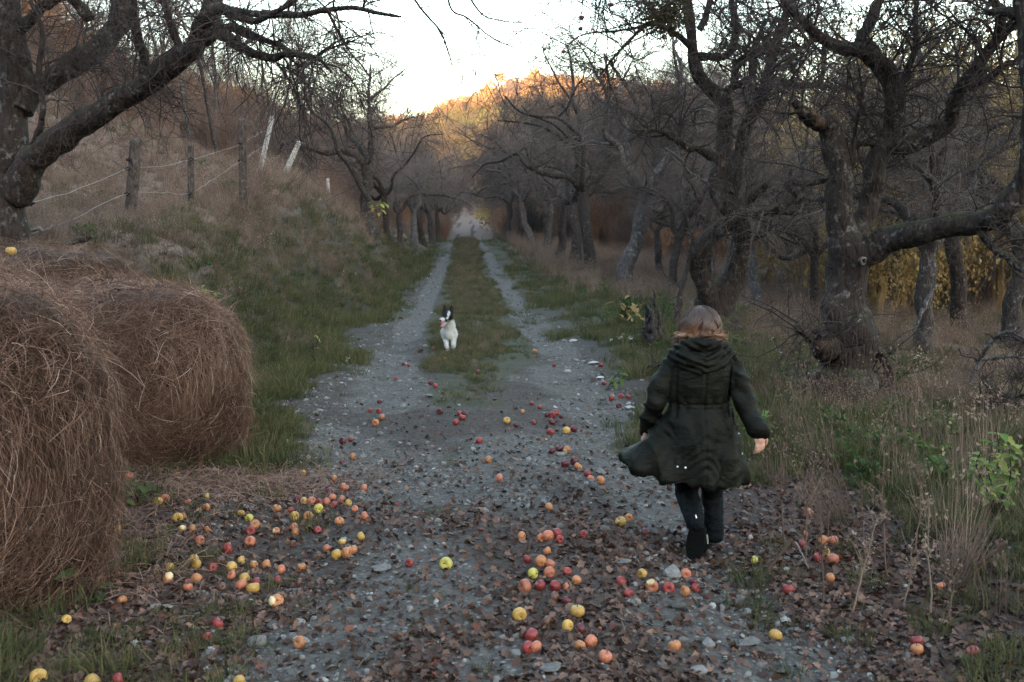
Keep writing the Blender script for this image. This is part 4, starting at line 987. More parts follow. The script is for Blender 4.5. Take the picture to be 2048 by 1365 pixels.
# ---------------------------------------------------------------- hay bales
def bale(cx, cy, rad, axis, length, nf, label, seed, squash=.93, zoff=0.0, r_end=.22):
    ax = np.array([axis[0], axis[1], 0.0]); ax /= np.linalg.norm(ax); sd = np.array([ax[1], -ax[0], 0.0]); up = np.array([0, 0, 1.0])
    g = float(G(cx, cy)); base = np.array([cx, cy, g]); cz = rad * squash - .05 + zoff
    # profile along the axis with rounded front shoulder; superellipse section
    K, Sg = 46, 60
    def surf(s, th, lift=0.0):
        """s 0..1: from the front face's middle, over its rim, along the barrel; th round it"""
        s = np.asarray(s, float); th = np.asarray(th, float)
        face = .26
        rr = np.where(s < face, (s / face), 1.0) * 1.0
        e = np.clip((rr - .62) / .38, 0, 1)
        l = np.where(s < face, r_end * (1 - np.sqrt(np.clip(1 - e ** 2, 0, 1))) * 1.0, r_end + (s - face) / (1 - face) * (length - r_end))
        tail = np.clip((s - .93) / .07, 0, 1); rr = rr * np.sqrt(np.clip(1 - tail ** 2.2, 0.0, 1))
        c, n_ = np.cos(th), np.sin(th)
        w = np.sign(c) * np.abs(c) ** .72 * rad * 1.02; h = np.sign(n_) * np.abs(n_) ** .74 * rad * squash
        low = np.clip(-n_, 0, 1); w = w * (1 + .10 * low)
        p_ = base + ax * l[..., None] + (sd * (w * rr)[..., None]) + up * (cz + h * rr)[..., None]
        nn = fbm(p_[..., 0] * 2.2, p_[..., 1] * 2.2, p_[..., 2] * 1.3, seed, 3) * .085 + fbm(th * 3.2, s * 2.5, 0, seed + 5, 2) * .035 + .02 * vnoise(p_[..., 0] * 9, p_[..., 1] * 9, p_[..., 2] * 5, seed + 1)
        ctr = base + up * cz + ax * (length * .5)
        dr = nrm(p_ - (base + ax * np.clip(l, .25, length - .25)[..., None] + up * cz))
        p_ = p_ + dr * (nn + lift)[..., None]
        p_[..., 2] = np.maximum(p_[..., 2], g - .06)
        return p_, dr
    ss, tt = np.meshgrid(np.linspace(0.002, .998, K), np.arange(Sg) / Sg * 6.283, indexing='ij')
    V, _ = surf(ss, tt)
    idx = np.arange(K * Sg).reshape(K, Sg); j2 = np.roll(idx, -1, 1)
    q = np.stack([idx[:-1], j2[:-1], j2[1:], idx[1:]], -1).reshape(-1, 4)
    root = empty('hay_bale', base, label, 'hay bale', 'hay bales lying in a row on the left')
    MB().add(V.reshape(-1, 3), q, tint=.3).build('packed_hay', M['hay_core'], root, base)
    n = nf
    s = np.where(rng.random(n) < .38, .26 * np.sqrt(rng.random(n)), .26 + .72 * rng.random(n)); th = rng.random(n) * 6.283
    # long wisps: walk over the surface, draping down on steep sides
    L = .05 + .20 * rng.random(n) ** 1.6; Kf = 4
    p0, d0 = surf(s, th, 0.004)
    down = np.array([0, 0, -1.0]); tang = nrm(rng.normal(size=(n, 3)))
    facew = np.clip(1 - np.abs(d0[:, 2]) * 1.15, 0, 1)
    dd = nrm(tang * (1.0 - .55 * facew)[:, None] + down * ((.2 + 1.0 * (vnoise(p0[:, 0] * 4, p0[:, 1] * 4, p0[:, 2] * 4, seed + 4) > -.25)) * facew)[:, None])
    dd = nrm(dd - d0 * (dd * d0).sum(1)[:, None] * .92)
    wild = (rng.random(n) < .12)[:, None]
    dd = np.where(wild, nrm(dd + d0 * .8), dd)
    Pp = np.empty((n, Kf, 3)); lift0 = rng.random(n) ** 2 * .05
    cur = p0 + d0 * lift0[:, None]; Pp[:, 0] = cur
    for k in range(1, Kf):
        bend = rng.normal(size=(n, 3)) * .10
        dd = nrm(dd + bend + down * .10 * facew[:, None] - d0 * .06)
        cur = cur + dd * (L / (Kf - 1))[:, None]; Pp[:, k] = cur
    # keep wisps from sinking under the flat-ish surface
    Pp += d0[:, None, :] * (.012 * np.sin(np.linspace(0, np.pi, Kf)))[None, :, None]
    W = (.0013 + .0022 * rng.random(n) ** 3)[:, None] * (1 - .5 * np.linspace(0, 1, Kf))[None]
    v, q = ribbons(Pp, W, d0 + rng.normal(size=(n, 3)) * .5)
    cl = .5 + .5 * fbm(p0[:, 0] * 3, p0[:, 1] * 3, p0[:, 2] * 1.2, seed + 9, 2)
    t_ = np.clip(.08 + .42 * rng.random(n) ** 1.4 + .34 * cl + .4 * (rng.random(n) < .06), 0, 1)
    o = MB().add(v, q, tint=np.repeat(t_, Kf * 2)).build('loose_hay', M['hay'], root, base, smooth=False); o['kind'] = 'stuff'
    return root, base, surf
AX = (-.62, .80)
bale(-2.24, 3.72, .67, (-.55, .83), 1.5, 60000, 'shaggy round hay bale nearest the camera, cut by the left edge', 11, 1.03, .0)
B2 = bale(-2.20, 6.36, .60, (-.66, .75), 1.75, 60000, 'round brown hay bale beside the track, its draped end facing the road', 12, .98, .0)
bale(-3.45, 7.75, .60, (-.70, .71), 1.6, 16000, 'hay bale behind the roadside bale, only its leaf strewn top showing', 13, .95, .10)
bale(-3.75, 5.85, .64, (-.62, .78), 1.2, 16000, 'hay bale at the left edge with a yellow apple on its top', 14, 1.0, .30)
# hay torn loose at the feet of the bales
n = 5200; a = rng.random(n)
x = np.where(a < .7, -1.75 + rng.normal(0, .42, n), -2.0 + rng.normal(0, .3, n)); y = np.where(a < .7, 6.05 + rng.normal(0, .28, n), 4.6 + rng.normal(0, .4, n))
p0 = on_ground(x, y, .012); dd = rng.normal(size=(n, 3)); dd[:, 2] *= .12; dd = nrm(dd); L = .05 + .14 * rng.random(n)
Pp = p0[:, None] + dd[:, None] * (L[:, None] * np.linspace(0, 1, 4))[..., None]; Pp[:, 1:3, 2] += .012
v, q = ribbons(Pp, np.full((n, 4), .003), np.tile([0, 0, 1.0], (n, 1)) + rng.normal(size=(n, 3)) * .3)
tag(MB().add(v, q, tint=np.repeat(.2 + .5 * rng.random(n), 8)).build('loose_hay', M['hay'], smooth=False), 'wisps of loose hay trodden into the ground round the bales', 'hay', kind='stuff')
# dead leaves on the bale backs
pts = []
for bs, nn_ in ((B2, 900),):
    s = .26 + .7 * rng.random(nn_); th = math.pi / 2 + rng.normal(0, .55, nn_); p_, _ = bs[2](s, th, .03); pts.append(p_)
pts = np.concatenate(pts)
scatter('bale_leaves', leaves, pts, rots(len(pts), .5), np.full((len(pts), 3), .5), rng.integers(0, 7, len(pts)), 'dead leaves lying on the back of the roadside hay bale', 'fallen leaves')

# ---------------------------------------------------------------- stones, one by one
STN = [stone_mesh(700 + i, .5 + .12 * (i % 3), 2, .5) for i in range(6)]
FLAT = [stone_mesh(720 + i, .16, 2, .5) for i in range(3)]
M['pale_stone'] = tint_mat('pale_stone', [(0, (.28, .28, .28)), (1, (.46, .46, .45))], rnd=False, nscale=10)
FLATP = [stone_mesh(730 + i, .30, 2, .5, M['pale_stone'], .8) for i in range(3)]
SL = [(1354, 1216, 34, 0, 'rounded grey stone in the litter below the shoes, beside the red apples'), (1343, 1152, 40, 1, 'long pale grey stone left of a blushed apple near the feet'),
      (1248, 1128, 32, 3, 'flat grey slab standing proud of the gravel right of the red apples'), (1216, 1046, 20, 0, 'small blue grey stone left of two orange apples'),
      (1210, 1062, 22, 2, 'angular stone just below the small blue grey one'), (762, 1142, 40, 3, 'broad flat pale slab sunk in the dirt left of centre'), (898, 1210, 22, 3, 'small flat pale stone below the green apple'),
      (1200, 948, 22, 1, 'white grey stone behind the pair of blushed apples'), (1187, 974, 20, 2, 'grey stone below the pair of blushed apples'), (1122, 912, 20, 0, 'pale stone beside the dark apples on the right rut'),
      (1100, 1340, 44, 3, 'dark slanting stone at the bottom centre by the half eaten apple'), (1415, 1292, 30, 1, 'pale stone at the bottom right of the big split apple'), (850, 696, 14, 1, 'pale stone left of the dog\'s feet'),
      (858, 793, 16, 3, 'flat grey stone lying in the left half of the track'), (1206, 800, 14, 0, 'stone at the right rut beside three red apples'), (1500, 1290, 46, 3, 'flat grey slab at the bottom right of the track'),
      (515, 1290, 40, 2, 'blue grey stone among gravel at the bottom left of centre'), (545, 1255, 30, 0, 'pale stone in the gravel patch, bottom left of centre'), (600, 1248, 22, 1, 'pale pebble right of the gravel patch\'s pale stone'),
      (660, 958, 14, 0, 'pale pebble at the grass edge near the orange apples'), (770, 965, 13, 2, 'small stone in the left rut near the dark red apple'), (760, 870, 14, 1, 'grey pebble in the left rut above the dark apples'),
      (1342, 1262, 20, 2, 'small grey stone right of the rounded stone at bottom right'), (1325, 1330, 26, 0, 'grey stone at the bottom edge left of the yellow red apple'), (1395, 1345, 30, 1, 'grey stone at the bottom edge right of centre'),
      (1395, 1198, 18, 3, 'thin grey chip below the cluster of apples by the feet')]
for px, py, w, k, lab in SL:
    g = ground_hit(px, py); sz = w * g[1] / FPX
    me = (STN + FLAT)[k if k < 3 else 6 + (k % 3)] if k != 4 else FLATP[k % 3]
    o = place_mesh('stone', me, None, g + [0, 0, .16 * sz], (.1 * math.sin(px), .1 * math.cos(px), px * .7), (sz * 1.25, sz * 1.2, sz * 1.2)); tag(o, lab, 'stone')
for i, (px, py, w, lab) in enumerate([(1146, 683, 20, 'farthest of the white flat stones along the right rut'), (1184, 728, 30, 'white broken flat stone, second from the far end at the right rut'),
                       (1200, 757, 22, 'white flat stone just left of a red apple at the right rut'), (1262, 818, 26, 'nearest white flat stone, touching the parka\'s left sleeve in view')]):
    g = ground_hit(px, py); sz = w * g[1] / FPX
    o = place_mesh('flat_stone', FLATP[i % 3], None, g + [0, 0, .012], (.12, .1, px * .3), (sz * .8, sz * 1.3, sz * .8)); tag(o, lab, 'stone', 'white flat stones along the right rut')

# ---------------------------------------------------------------- apples
def apple_mat(name, base, blush, amt, spots=.5, rot=0.35):
    m, nt, b = newmat(name); co = objco(nt); oi = nd(nt, 'ShaderNodeObjectInfo')
    b.inputs['Roughness'].default_value = .42; b.inputs['Specular IOR Level'].default_value = .4
    off = nd(nt, 'ShaderNodeVectorMath', {0: co, 1: oi.outputs['Location']}, operation='ADD').outputs[0]
    f = ramp(nt, noise(nt, off, 14, 2), [(.5 - .25 * amt, 1), (.62 - .12 * amt + .1, 0)]) if amt < 1 else 1.0
    c = mix(nt, f, base, blush)
    c = mix(nt, ramp(nt, noise(nt, co, 160, 2), [(.62, 0), (.75, spots * .6)]), c, (base[0] * 1.3, base[1] * 1.2, base[2] + .05))
    c = mix(nt, ramp(nt, noise(nt, off, 26, 3), [(.66 - .2 * rot, 0), (.70 - .15 * rot, .85)]), c, (.09, .045, .025))
    hsv = nd(nt, 'ShaderNodeHueSaturation', {'Value': math_(nt, 'ADD', .8, math_(nt, 'MULTIPLY', oi.outputs['Random'], .35)), 'Color': c})
    nt.links.new(hsv.outputs[0], b.inputs['Base Color'])
    return m
AM = {'Y': ('yellow', apple_mat('apple_yellow', (.43, .295, .07), (.40, .21, .055), .5)), 'G': ('pale green', apple_mat('apple_green', (.38, .38, .08), (.42, .34, .07), .4)),
      'O': ('orange', apple_mat('apple_orange', (.40, .185, .065), (.28, .085, .045), .7)), 'P': ('blushed pink', apple_mat('apple_pink', (.42, .16, .08), (.28, .06, .05), .9)),
      'R': ('red', apple_mat('apple_red', (.24, .035, .03), (.15, .016, .02), .8)), 'D': ('dark crimson', apple_mat('apple_crimson', (.09, .012, .018), (.04, .008, .014), .9)),
      'B': ('brown rotten', apple_mat('apple_rotten', (.14, .06, .035), (.08, .035, .025), 1, .2, .6))}
def apple_geo(kind, seed):
    sg, rg = 22, 15; th = np.arange(sg) / sg * 6.283; ph = np.linspace(-np.pi / 2, np.pi / 2, rg)
    PH, TH = np.meshgrid(ph, th, indexing='ij')
    rr = np.cos(PH) ** .85 * (1 + .03 * np.cos(5 * TH) * (PH < 0)); z = np.sin(PH) * .86
    top = np.exp(-(np.cos(PH) / .30) ** 2); z = z - top * .34 * (PH > 0) + top * .22 * (PH < 0); rr = rr * (1 + .09 * np.sin(PH))
    V = np.stack([rr * np.cos(TH), rr * np.sin(TH), z], -1)
    V *= (1 + .065 * fbm(V[..., 0], V[..., 1], V[..., 2], seed, 2))[..., None]
    mi = None
    flat = np.zeros(V.shape[:2], bool)
    if kind == 'bitten':
        c_ = np.array([.95, .1, .35]); dd = np.linalg.norm(V - c_, axis=-1); flat = dd < .66; V = np.where(flat[..., None], c_ + (V - c_) / dd[..., None] * .66, V)
    if kind == 'shrunk':
        V = V * (1 - .14 * np.abs(fbm(V[..., 0] * 1.8, V[..., 1] * 1.8, V[..., 2] * 1.2, seed, 3)))[..., None]; V[..., 2] *= .86
    V = V * .5
    idx = np.arange(rg * sg).reshape(rg, sg); j2 = np.roll(idx, -1, 1)
    q = np.stack([idx[:-1], j2[:-1], j2[1:], idx[1:]], -1).reshape(-1, 4)
    return V.reshape(-1, 3), q, flat[:-1].ravel()
M['apple_flesh'] = tint_mat('apple_flesh', [(0, (.45, .32, .16)), (1, (.7, .58, .36))], rnd=True, nscale=40)
M['stalk'], nt, b = newmat('stalk'); b.inputs['Base Color'].default_value = (.03, .02, .013, 1)
AG = {}
for kind in ('whole', 'bitten', 'shrunk'):
    for i in range(3 if kind == 'whole' else 2):
        V, q, fl = apple_geo(kind, 900 + i * 7)
        for ck, (cn, mt) in AM.items():
            me = MB().add(V, q).mesh('apple', [mt, M['apple_flesh']])
            if fl.any(): me.polygons.foreach_set('material_index', fl.astype(np.int32))
            AG[(kind, i, ck)] = me
p_, r_ = np.array([[[0, 0, .22], [.01, 0, .38], [.05, .02, .52]]]), np.array([[.028, .022, .034]])
v, q = tubes(p_, r_, 6); STALK = MB().add(v, q).mesh('stalk', M['stalk'])
mb = MB(); 
for k in range(5):
    a = k * 1.2566; mb.add(np.array([[0, 0, -.27], [.05 * math.cos(a - .5), .05 * math.sin(a - .5), -.31], [.10 * math.cos(a), .10 * math.sin(a), -.37], [.05 * math.cos(a + .5), .05 * math.sin(a + .5), -.31]]), [[0, 1, 2, 3]])
ellipsoid(mb, (0, 0, -.29), (.07, .07, .03), seg=8, rings=4)
CALYX = mb.mesh('calyx', M['stalk'])
A3 = [(755,155,'P'),(1040,145,'Os'),(1775,135,'Y'),(1957,170,'O'),(2003,73,'D'),(2015,220,'P'),(1930,245,'Db'),(1945,280,'P'),(1780,297,'Y'),(1742,290,'D'),(1825,300,'P'),(1868,308,'R'),(1910,305,'P'),(1865,342,'G'),(2002,290,'P'),(1955,320,'R'),(2038,310,'Y'),(1620,342,'O'),(1700,355,'R'),(1722,387,'Y'),(1805,388,'O'),(1630,388,'B'),(1985,418,'O'),(1212,272,'Gs'),(1210,335,'Os'),(1040,398,'Y'),(1072,390,'O'),(925,302,'Y'),(968,284,'P'),(1410,370,'Y'),(1460,398,'G'),(1490,438,'O'),(1465,472,'R'),(1215,467,'Os'),(688,466,'Y'),(1720,450,'P'),(1728,480,'O'),(1858,468,'R'),(1615,475,'Ob'),(1655,465,'B'),(1465,535,'P'),(1715,550,'B'),(1168,530,'P'),(1332,575,'R'),(1100,305,'Ps'),(1068,460,'Yb'),(1125,460,'O'),(2005,540,'Y'),(1912,577,'P'),(1970,613,'Y'),(2028,600,'O'),(1137,640,'Y'),(1152,667,'Y'),(915,698,'B'),(995,685,'Y'),(985,750,'Pb'),(1152,750,'O'),(1100,800,'Ps'),(1412,645,'Y'),(1485,670,'Ob'),(1560,672,'Ob'),(1648,698,'P'),(1765,683,'O'),(1357,685,'Y'),(1245,688,'Rs'),(1290,650,'B'),(1432,752,'Y'),(1412,790,'P'),(1500,780,'R'),(1483,808,'Y'),(1300,800,'B'),(1625,765,'R'),(1748,775,'B'),(1755,832,'B'),(1620,885,'Ob'),(715,880,'Os'),(388,992,'Y'),(1275,1015,'R'),(1212,1095,'R'),(1755,1125,'O'),(225,1325,'Y'),(690,1340,'R'),(1400,1350,'Y'),(540,1355,'Y'),(1355,735,'Ps')]
A4 = [(163,40,'O'),(230,222,'P'),(175,345,'P'),(233,388,'P'),(195,402,'B'),(210,508,'Y'),(160,585,'O'),(495,660,'R'),(710,663,'G'),(957,60,'Os'),(1020,165,'P'),(1405,82,'D'),(1460,65,'D'),(1480,97,'O'),(1535,140,'R'),(1553,168,'P'),(1610,178,'O'),(1310,335,'O'),(1150,505,'O'),(1305,503,'P'),(1357,487,'R'),(1375,522,'R'),(1262,513,'P'),(1515,490,'R'),(1778,395,'O'),(1732,420,'Y'),(1875,483,'D'),(1300,590,'O'),(1183,638,'R'),(1265,652,'Ob'),(1318,667,'P'),(1216,720,'G'),(1313,715,'P'),(1417,710,'R'),(1472,762,'O'),(1170,795,'P'),(1258,790,'R'),(1345,795,'R'),(1410,800,'Ps'),(1343,862,'B'),(1412,885,'D'),(1135,962,'Y'),(1477,943,'Y'),(1300,1005,'Bs'),(1418,1027,'Y'),(1495,1045,'D'),(1165,1075,'B'),(1210,1085,'R'),(1492,1145,'O'),(1558,1118,'P'),(1188,1155,'R'),(1232,1152,'Pb'),(1640,1208,'P'),(1858,722,'Y'),(1732,770,'R'),(1912,793,'Pb'),(1775,840,'R')]
A5 = [(195,675,'P'),(238,722,'D'),(248,755,'R'),(193,773,'O'),(102,755,'R'),(573,603,'G'),(1000,495,'P'),(1000,597,'P'),(950,497,'O'),(925,590,'R'),(960,555,'Y'),(870,340,'P'),(985,700,'O'),(757,765,'R'),(135,1070,'O'),(685,1013,'Y'),(1460,1045,'R'),(1462,1090,'O'),(830,515,'R'),(380,395,'R'),(1080,505,'B'),(850,460,'Ps'),(1590,745,'Ps'),(1770,1105,'R')]
AMD = [(155,725,'D'),(428,762,'D'),(457,767,'R'),(387,840,'R'),(590,675,'R'),(657,733,'Ob'),(1145,690,'Ob'),(1252,766,'R'),(1507,766,'R'),(835,805,'D'),(578,862,'D'),(603,878,'R'),(295,965,'D'),(248,1014,'R'),(295,1017,'R'),(312,1050,'P'),(277,1080,'O'),(735,1030,'R'),(762,1028,'D'),(750,1052,'R'),(716,1078,'R'),(627,1018,'D'),(1130,975,'R'),(1173,995,'R'),(1080,1020,'O'),(993,1068,'Y'),(1043,1092,'D'),(1140,1078,'R'),(1215,1037,'D'),(1243,1037,'R'),(1262,1025,'R'),(1290,1045,'D'),(1240,1075,'D'),(1230,1130,'R'),(1318,1122,'Y'),(1358,1115,'D'),(845,1177,'R'),(97,1180,'D'),(140,1172,'R'),(1240,1233,'D'),(1280,1220,'D'),(1322,1227,'Ob'),(1565,945,'R'),(1618,935,'R'),(1655,938,'R'),(1603,987,'D'),(1522,865,'R'),(893,1283,'O')]
AP = [(x / 2.926, 900 + y / 2.926, c_) for x, y, c_ in A3] + [(650 + x / 2.926, 900 + y / 2.926, c_) for x, y, c_ in A4] + [(1300 + x / 2.738, 900 + y / 2.738, c_) for x, y, c_ in A5] + [(650 + x / 2.73, 450 + y / 2.73, c_) for x, y, c_ in AMD]
SPOT = [(0, 420, 1200, 1365, 'in the litter by the near hay bale'), (420, 700, 1200, 1365, 'at the bottom left of the track'), (0, 260, 900, 1200, 'at the near hay bale\'s foot'), (260, 420, 900, 1040, 'in the grass below the roadside bale'),
        (260, 450, 1040, 1200, 'on the leaves between bale and track'), (420, 760, 900, 1035, 'in the pile nearest the roadside bale'), (450, 580, 1035, 1200, 'in the spread left of the track'), (580, 760, 1035, 1200, 'on the track\'s left edge'),
        (640, 800, 820, 935, 'on the stony left rut'), (640, 840, 690, 820, 'far up the left rut'), (760, 960, 1035, 1200, 'alone on bare dirt left of centre'), (800, 1020, 880, 1000, 'out on the bare middle of the track'),
        (840, 960, 800, 880, 'mid-track below the dog'), (820, 970, 690, 800, 'near the dog\'s feet'), (980, 1100, 780, 880, 'mid-track beside the grass tuft'), (960, 1180, 690, 780, 'on the far right rut'),
        (1100, 1180, 780, 880, 'in the row at the right rut'), (1180, 1320, 690, 830, 'by the white stones left of the parka'), (1080, 1180, 880, 1000, 'in the line left of the parka\'s hem'), (1180, 1320, 940, 1100, 'between track middle and running legs'),
        (980, 1180, 1000, 1110, 'in the upper part of the centre cluster'), (980, 1200, 1110, 1205, 'in the middle of the centre cluster'), (980, 1260, 1205, 1365, 'at the bottom end of the centre cluster'), (1200, 1420, 1100, 1210, 'in the group just left of the feet'),
        (1260, 1600, 1220, 1365, 'at the bottom right of the track'), (1400, 1560, 1000, 1220, 'beside the running shoes'), (1560, 1750, 980, 1220, 'in the dry weeds right of the track'), (1750, 2048, 980, 1365, 'in the green verge, lower right'), (1400, 1750, 900, 1060, 'in the verge behind the shoes')]
def spot(px, py):
    for x0, x1, y0, y1, s_ in SPOT:
        if x0 <= px < x1 and y0 <= py < y1: return s_
    return 'on the track among the stones'
recs = []
for px, py, c_ in AP:
    ck, kd = c_[0], {'b': 'bitten', 's': 'shrunk'}.get(c_[1:], 'whole')
    if ck == 'B' and kd == 'whole': kd = 'shrunk'
    recs.append([px, py, ck, kd, spot(px, py)])
from collections import defaultdict
byk = defaultdict(list)
for r0 in recs: byk[(r0[2], r0[3] if r0[2] != 'B' else 'shrunk', r0[4])].append(r0)
desc = {'whole': '', 'bitten': 'half eaten ', 'shrunk': 'shrivelled '}
labels = {}
num = ['', 'first', 'second', 'third', 'fourth', 'fifth', 'sixth', 'seventh', 'eighth', 'ninth']
for (ck, kd, sp_), L_ in byk.items():
    d_ = ('' if ck == 'B' else desc[kd]) + AM[ck][0] + ' apple ' + sp_
    byx = sorted(L_, key=lambda r: r[0]); byy = sorted(L_, key=lambda r: -r[1]); n = len(L_)
    if n == 1: labels[id(L_[0])] = d_; continue
    left = list(byx)
    for r0 in byx:
        i = byx.index(r0)
        if n == 2:
            if abs(byy[0][1] - byy[1][1]) > 14: w_ = 'nearer to the camera' if r0 is byy[0] else 'farther from the camera'
            else: w_ = 'the left one of two' if i == 0 else 'the right one of two'
        else: w_ = 'leftmost of its colour' if i == 0 else 'rightmost of its colour' if i == n - 1 else '%s from left in colour' % num[i + 1]
        labels[id(r0)] = d_ + ', ' + w_
for k, r0 in enumerate(recs):
    px, py, ck, kd, sp_ = r0
    h = random.Random(k * 13 + 5)
    g0 = ground_hit(px, py); dia = .050 * (.78 + .42 * h.random()) * (1 if g0[1] < 9 else 1.1)
    if kd == 'shrunk': dia *= .9
    g = ground_hit(px, py + dia * .36 * FPX / g0[1])
    g = np.array([g[0], g[1] + 0, g[2]])
    me = AG[(kd, h.randrange(3 if kd == 'whole' else 2), ck)]
    o = place_mesh('apple', me, None, g + [0, 0, dia * .34], (h.uniform(-1.6, 1.6), h.uniform(-1.6, 1.6), h.uniform(0, 6.28)), dia)
    tag(o, labels[id(r0)], 'apple', 'windfall apples on the ground')
    place_mesh('stalk', STALK, o); place_mesh('calyx', CALYX, o)
# on the bale, and still hanging
def hang(px, py, d, ck, dia, lab, hanging=True):
    p_ = P(px, py, d); o = place_mesh('apple', AG[('whole', 0, ck)], None, p_, (.2, .1, px), dia)
    tag(o, lab, 'apple', 'apples still hanging in the trees' if hanging else None); place_mesh('stalk', STALK, o)
B4top = P(22, 503, 6.0)
hang(22, 503, 6.1, 'Y', .062, 'yellow apple lying on top of the leftmost hay bale', False)
for px, py, d, w, ck, lab in [(1163, 36, 14.2, 11, 'D', 'upper of two dark apples hanging against the white sky'), (1161, 58, 14.2, 10, 'D', 'lower of two dark apples hanging against the white sky'), (1127, 104, 14.3, 8, 'R', 'small red apple hanging left of the forked tree, over the ridge'),
                     (1864, 5, 9, 9, 'D', 'dark apple hanging at the top edge right of the nearest tree'), (1868, 95, 9, 8, 'D', 'dark apple hanging right of the nearest tree\'s high stem'), (1884, 100, 9, 8, 'D', 'rightmost dark apple hanging under the top right twigs'),
                     (1222, 10, 14, 9, 'D', 'dark apple hanging at the top edge above the right row'), (1975, 62, 8.7, 8, 'R', 'small red apple among the twigs near the top right corner')]:
    hang(px, py, d, ck, w * d / FPX, lab)
# ---------------------------------------------------------------- the running person
def simple(name, col, rough=.8, spec=.25, **kw):
    m, nt, b = newmat(name); b.inputs['Base Color'].default_value = rgba(col); b.inputs['Roughness'].default_value = rough; b.inputs['Specular IOR Level'].default_value = spec
    return m
M['skin'], nt, b = newmat('skin'); co = objco(nt)
nt.links.new(mix(nt, noise(nt, co, 30, 2), (.50, .27, .20), (.58, .36, .28)), b.inputs['Base Color']); b.inputs['Roughness'].default_value = .55
def cloth(name, c1, c2, fine=260, strength=.25, rough=.7):
    m, nt, b = newmat(name); co = objco(nt); n1 = noise(nt, co, 7, 4)
    nt.links.new(mix(nt, ramp(nt, n1, [(.35, 0), (.65, 1)]), c1, c2), b.inputs['Base Color']); b.inputs['Roughness'].default_value = rough
    b.inputs['Specular IOR Level'].default_value = .10
    h = math_(nt, 'ADD', math_(nt, 'MULTIPLY', noise(nt, stretch(nt, co, (1, 1, 2.2)), 22, 4, .6), 2.2), math_(nt, 'MULTIPLY', noise(nt, co, fine, 1), .25))
    bump(nt, b, h, strength, .02); return m
M['parka'] = cloth('parka', (.0034, .0038, .0025), (.0082, .0086, .006), strength=.28, rough=.55)
M['trousers'] = cloth('trousers', (.003, .005, .007), (.006, .009, .012), strength=.4, rough=.75)
M['shoe'] = simple('shoe', (.006, .009, .010), .7, .1); M['sole'] = simple('sole', (.004, .005, .005), .8, .05)
M['snap'], nt, b = newmat('snap'); b.inputs['Base Color'].default_value = (.75, .75, .72, 1); b.inputs['Metallic'].default_value = .6; b.inputs['Roughness'].default_value = .3
M['hair'] = tint_mat('hair', [(0, (.018, .008, .005)), (.35, (.075, .033, .017)), (.7, (.24, .115, .058)), (1, (.55, .33, .19))], rough=.42, rnd=False, spec=.5)
D0 = 4.66; mpp = D0 / FPX
PR = gxy(P(1400, 1000, D0)[0], D0)
person = empty('person', PR, 'child with fair bobbed hair in a dark olive parka running away up the track', 'person')
B = MB()
hipL, hipR = P(1380, 895, 4.66), P(1424, 895, 4.68)
knL, knR = P(1374, 985, 4.80), P(1424, 990, 4.86)
anL, anR = P(1391, 1044, 4.56), P(1429, 1066, 4.80)
gL = ground_hit(1388, 1122)[1]
toeL = P(1388, 1110, gL + .01); heelL = P(1395, 1046, gL + .05)
gR = float(G(P(1424, 1090, 4.8)[0], 4.8)); heelR = np.array([P(1424, 0, 4.78)[0], 4.78, gR + .035]); toeR = np.array([P(1430, 0, 4.94)[0], 4.95, gR + .02])
chest = P(1402, 745, 4.68); neck = P(1402, 700, 4.70); headc = P(1400, 656, 4.74)
capsule(B, (hipL + hipR) / 2 + [0, 0, .02], chest, .085, .09); capsule(B, chest, neck, .085, .042); capsule(B, neck, headc, .042, .045)
ellipsoid(B, headc, (.068, .082, .088)); ellipsoid(B, headc + [0, .055, -.05], (.045, .04, .04)); ellipsoid(B, headc + [0, .092, -.02], (.012, .016, .018), seg=10, rings=8)
for s in (-1, 1):
    ellipsoid(B, headc + [s * .078, 0, -.01], (.008, .018, .026), seg=10, rings=8); ellipsoid(B, headc + [s * .026, .078, .008], (.016, .010, .010), seg=10, rings=8)
ellipsoid(B, headc + [0, .086, -.053], (.022, .010, .008), seg=10, rings=8)
for a, b_, c_ in ((hipL, knL, anL), (hipR, knR, anR)): capsule(B, a, b_, .050, .034); capsule(B, b_, c_, .034, .026)
capsule(B, heelL + [0, .035, 0], toeL + [0, .035, .03], .014, .012); capsule(B, heelR + [0, 0, .02], toeR + [0, -.04, .012], .016, .012)
shL, shR = P(1352, 728, 4.68), P(1455, 728, 4.68)
elL, elR = P(1311, 800, 4.635), P(1488, 800, 4.605)
wrL, wrR = P(1297, 861, 4.76), P(1515, 856, 4.50)
for a, b_, c_ in ((shL, elL, wrL), (shR, elR, wrR)): capsule(B, a, b_, .032, .024); capsule(B, b_, c_, .024, .021)
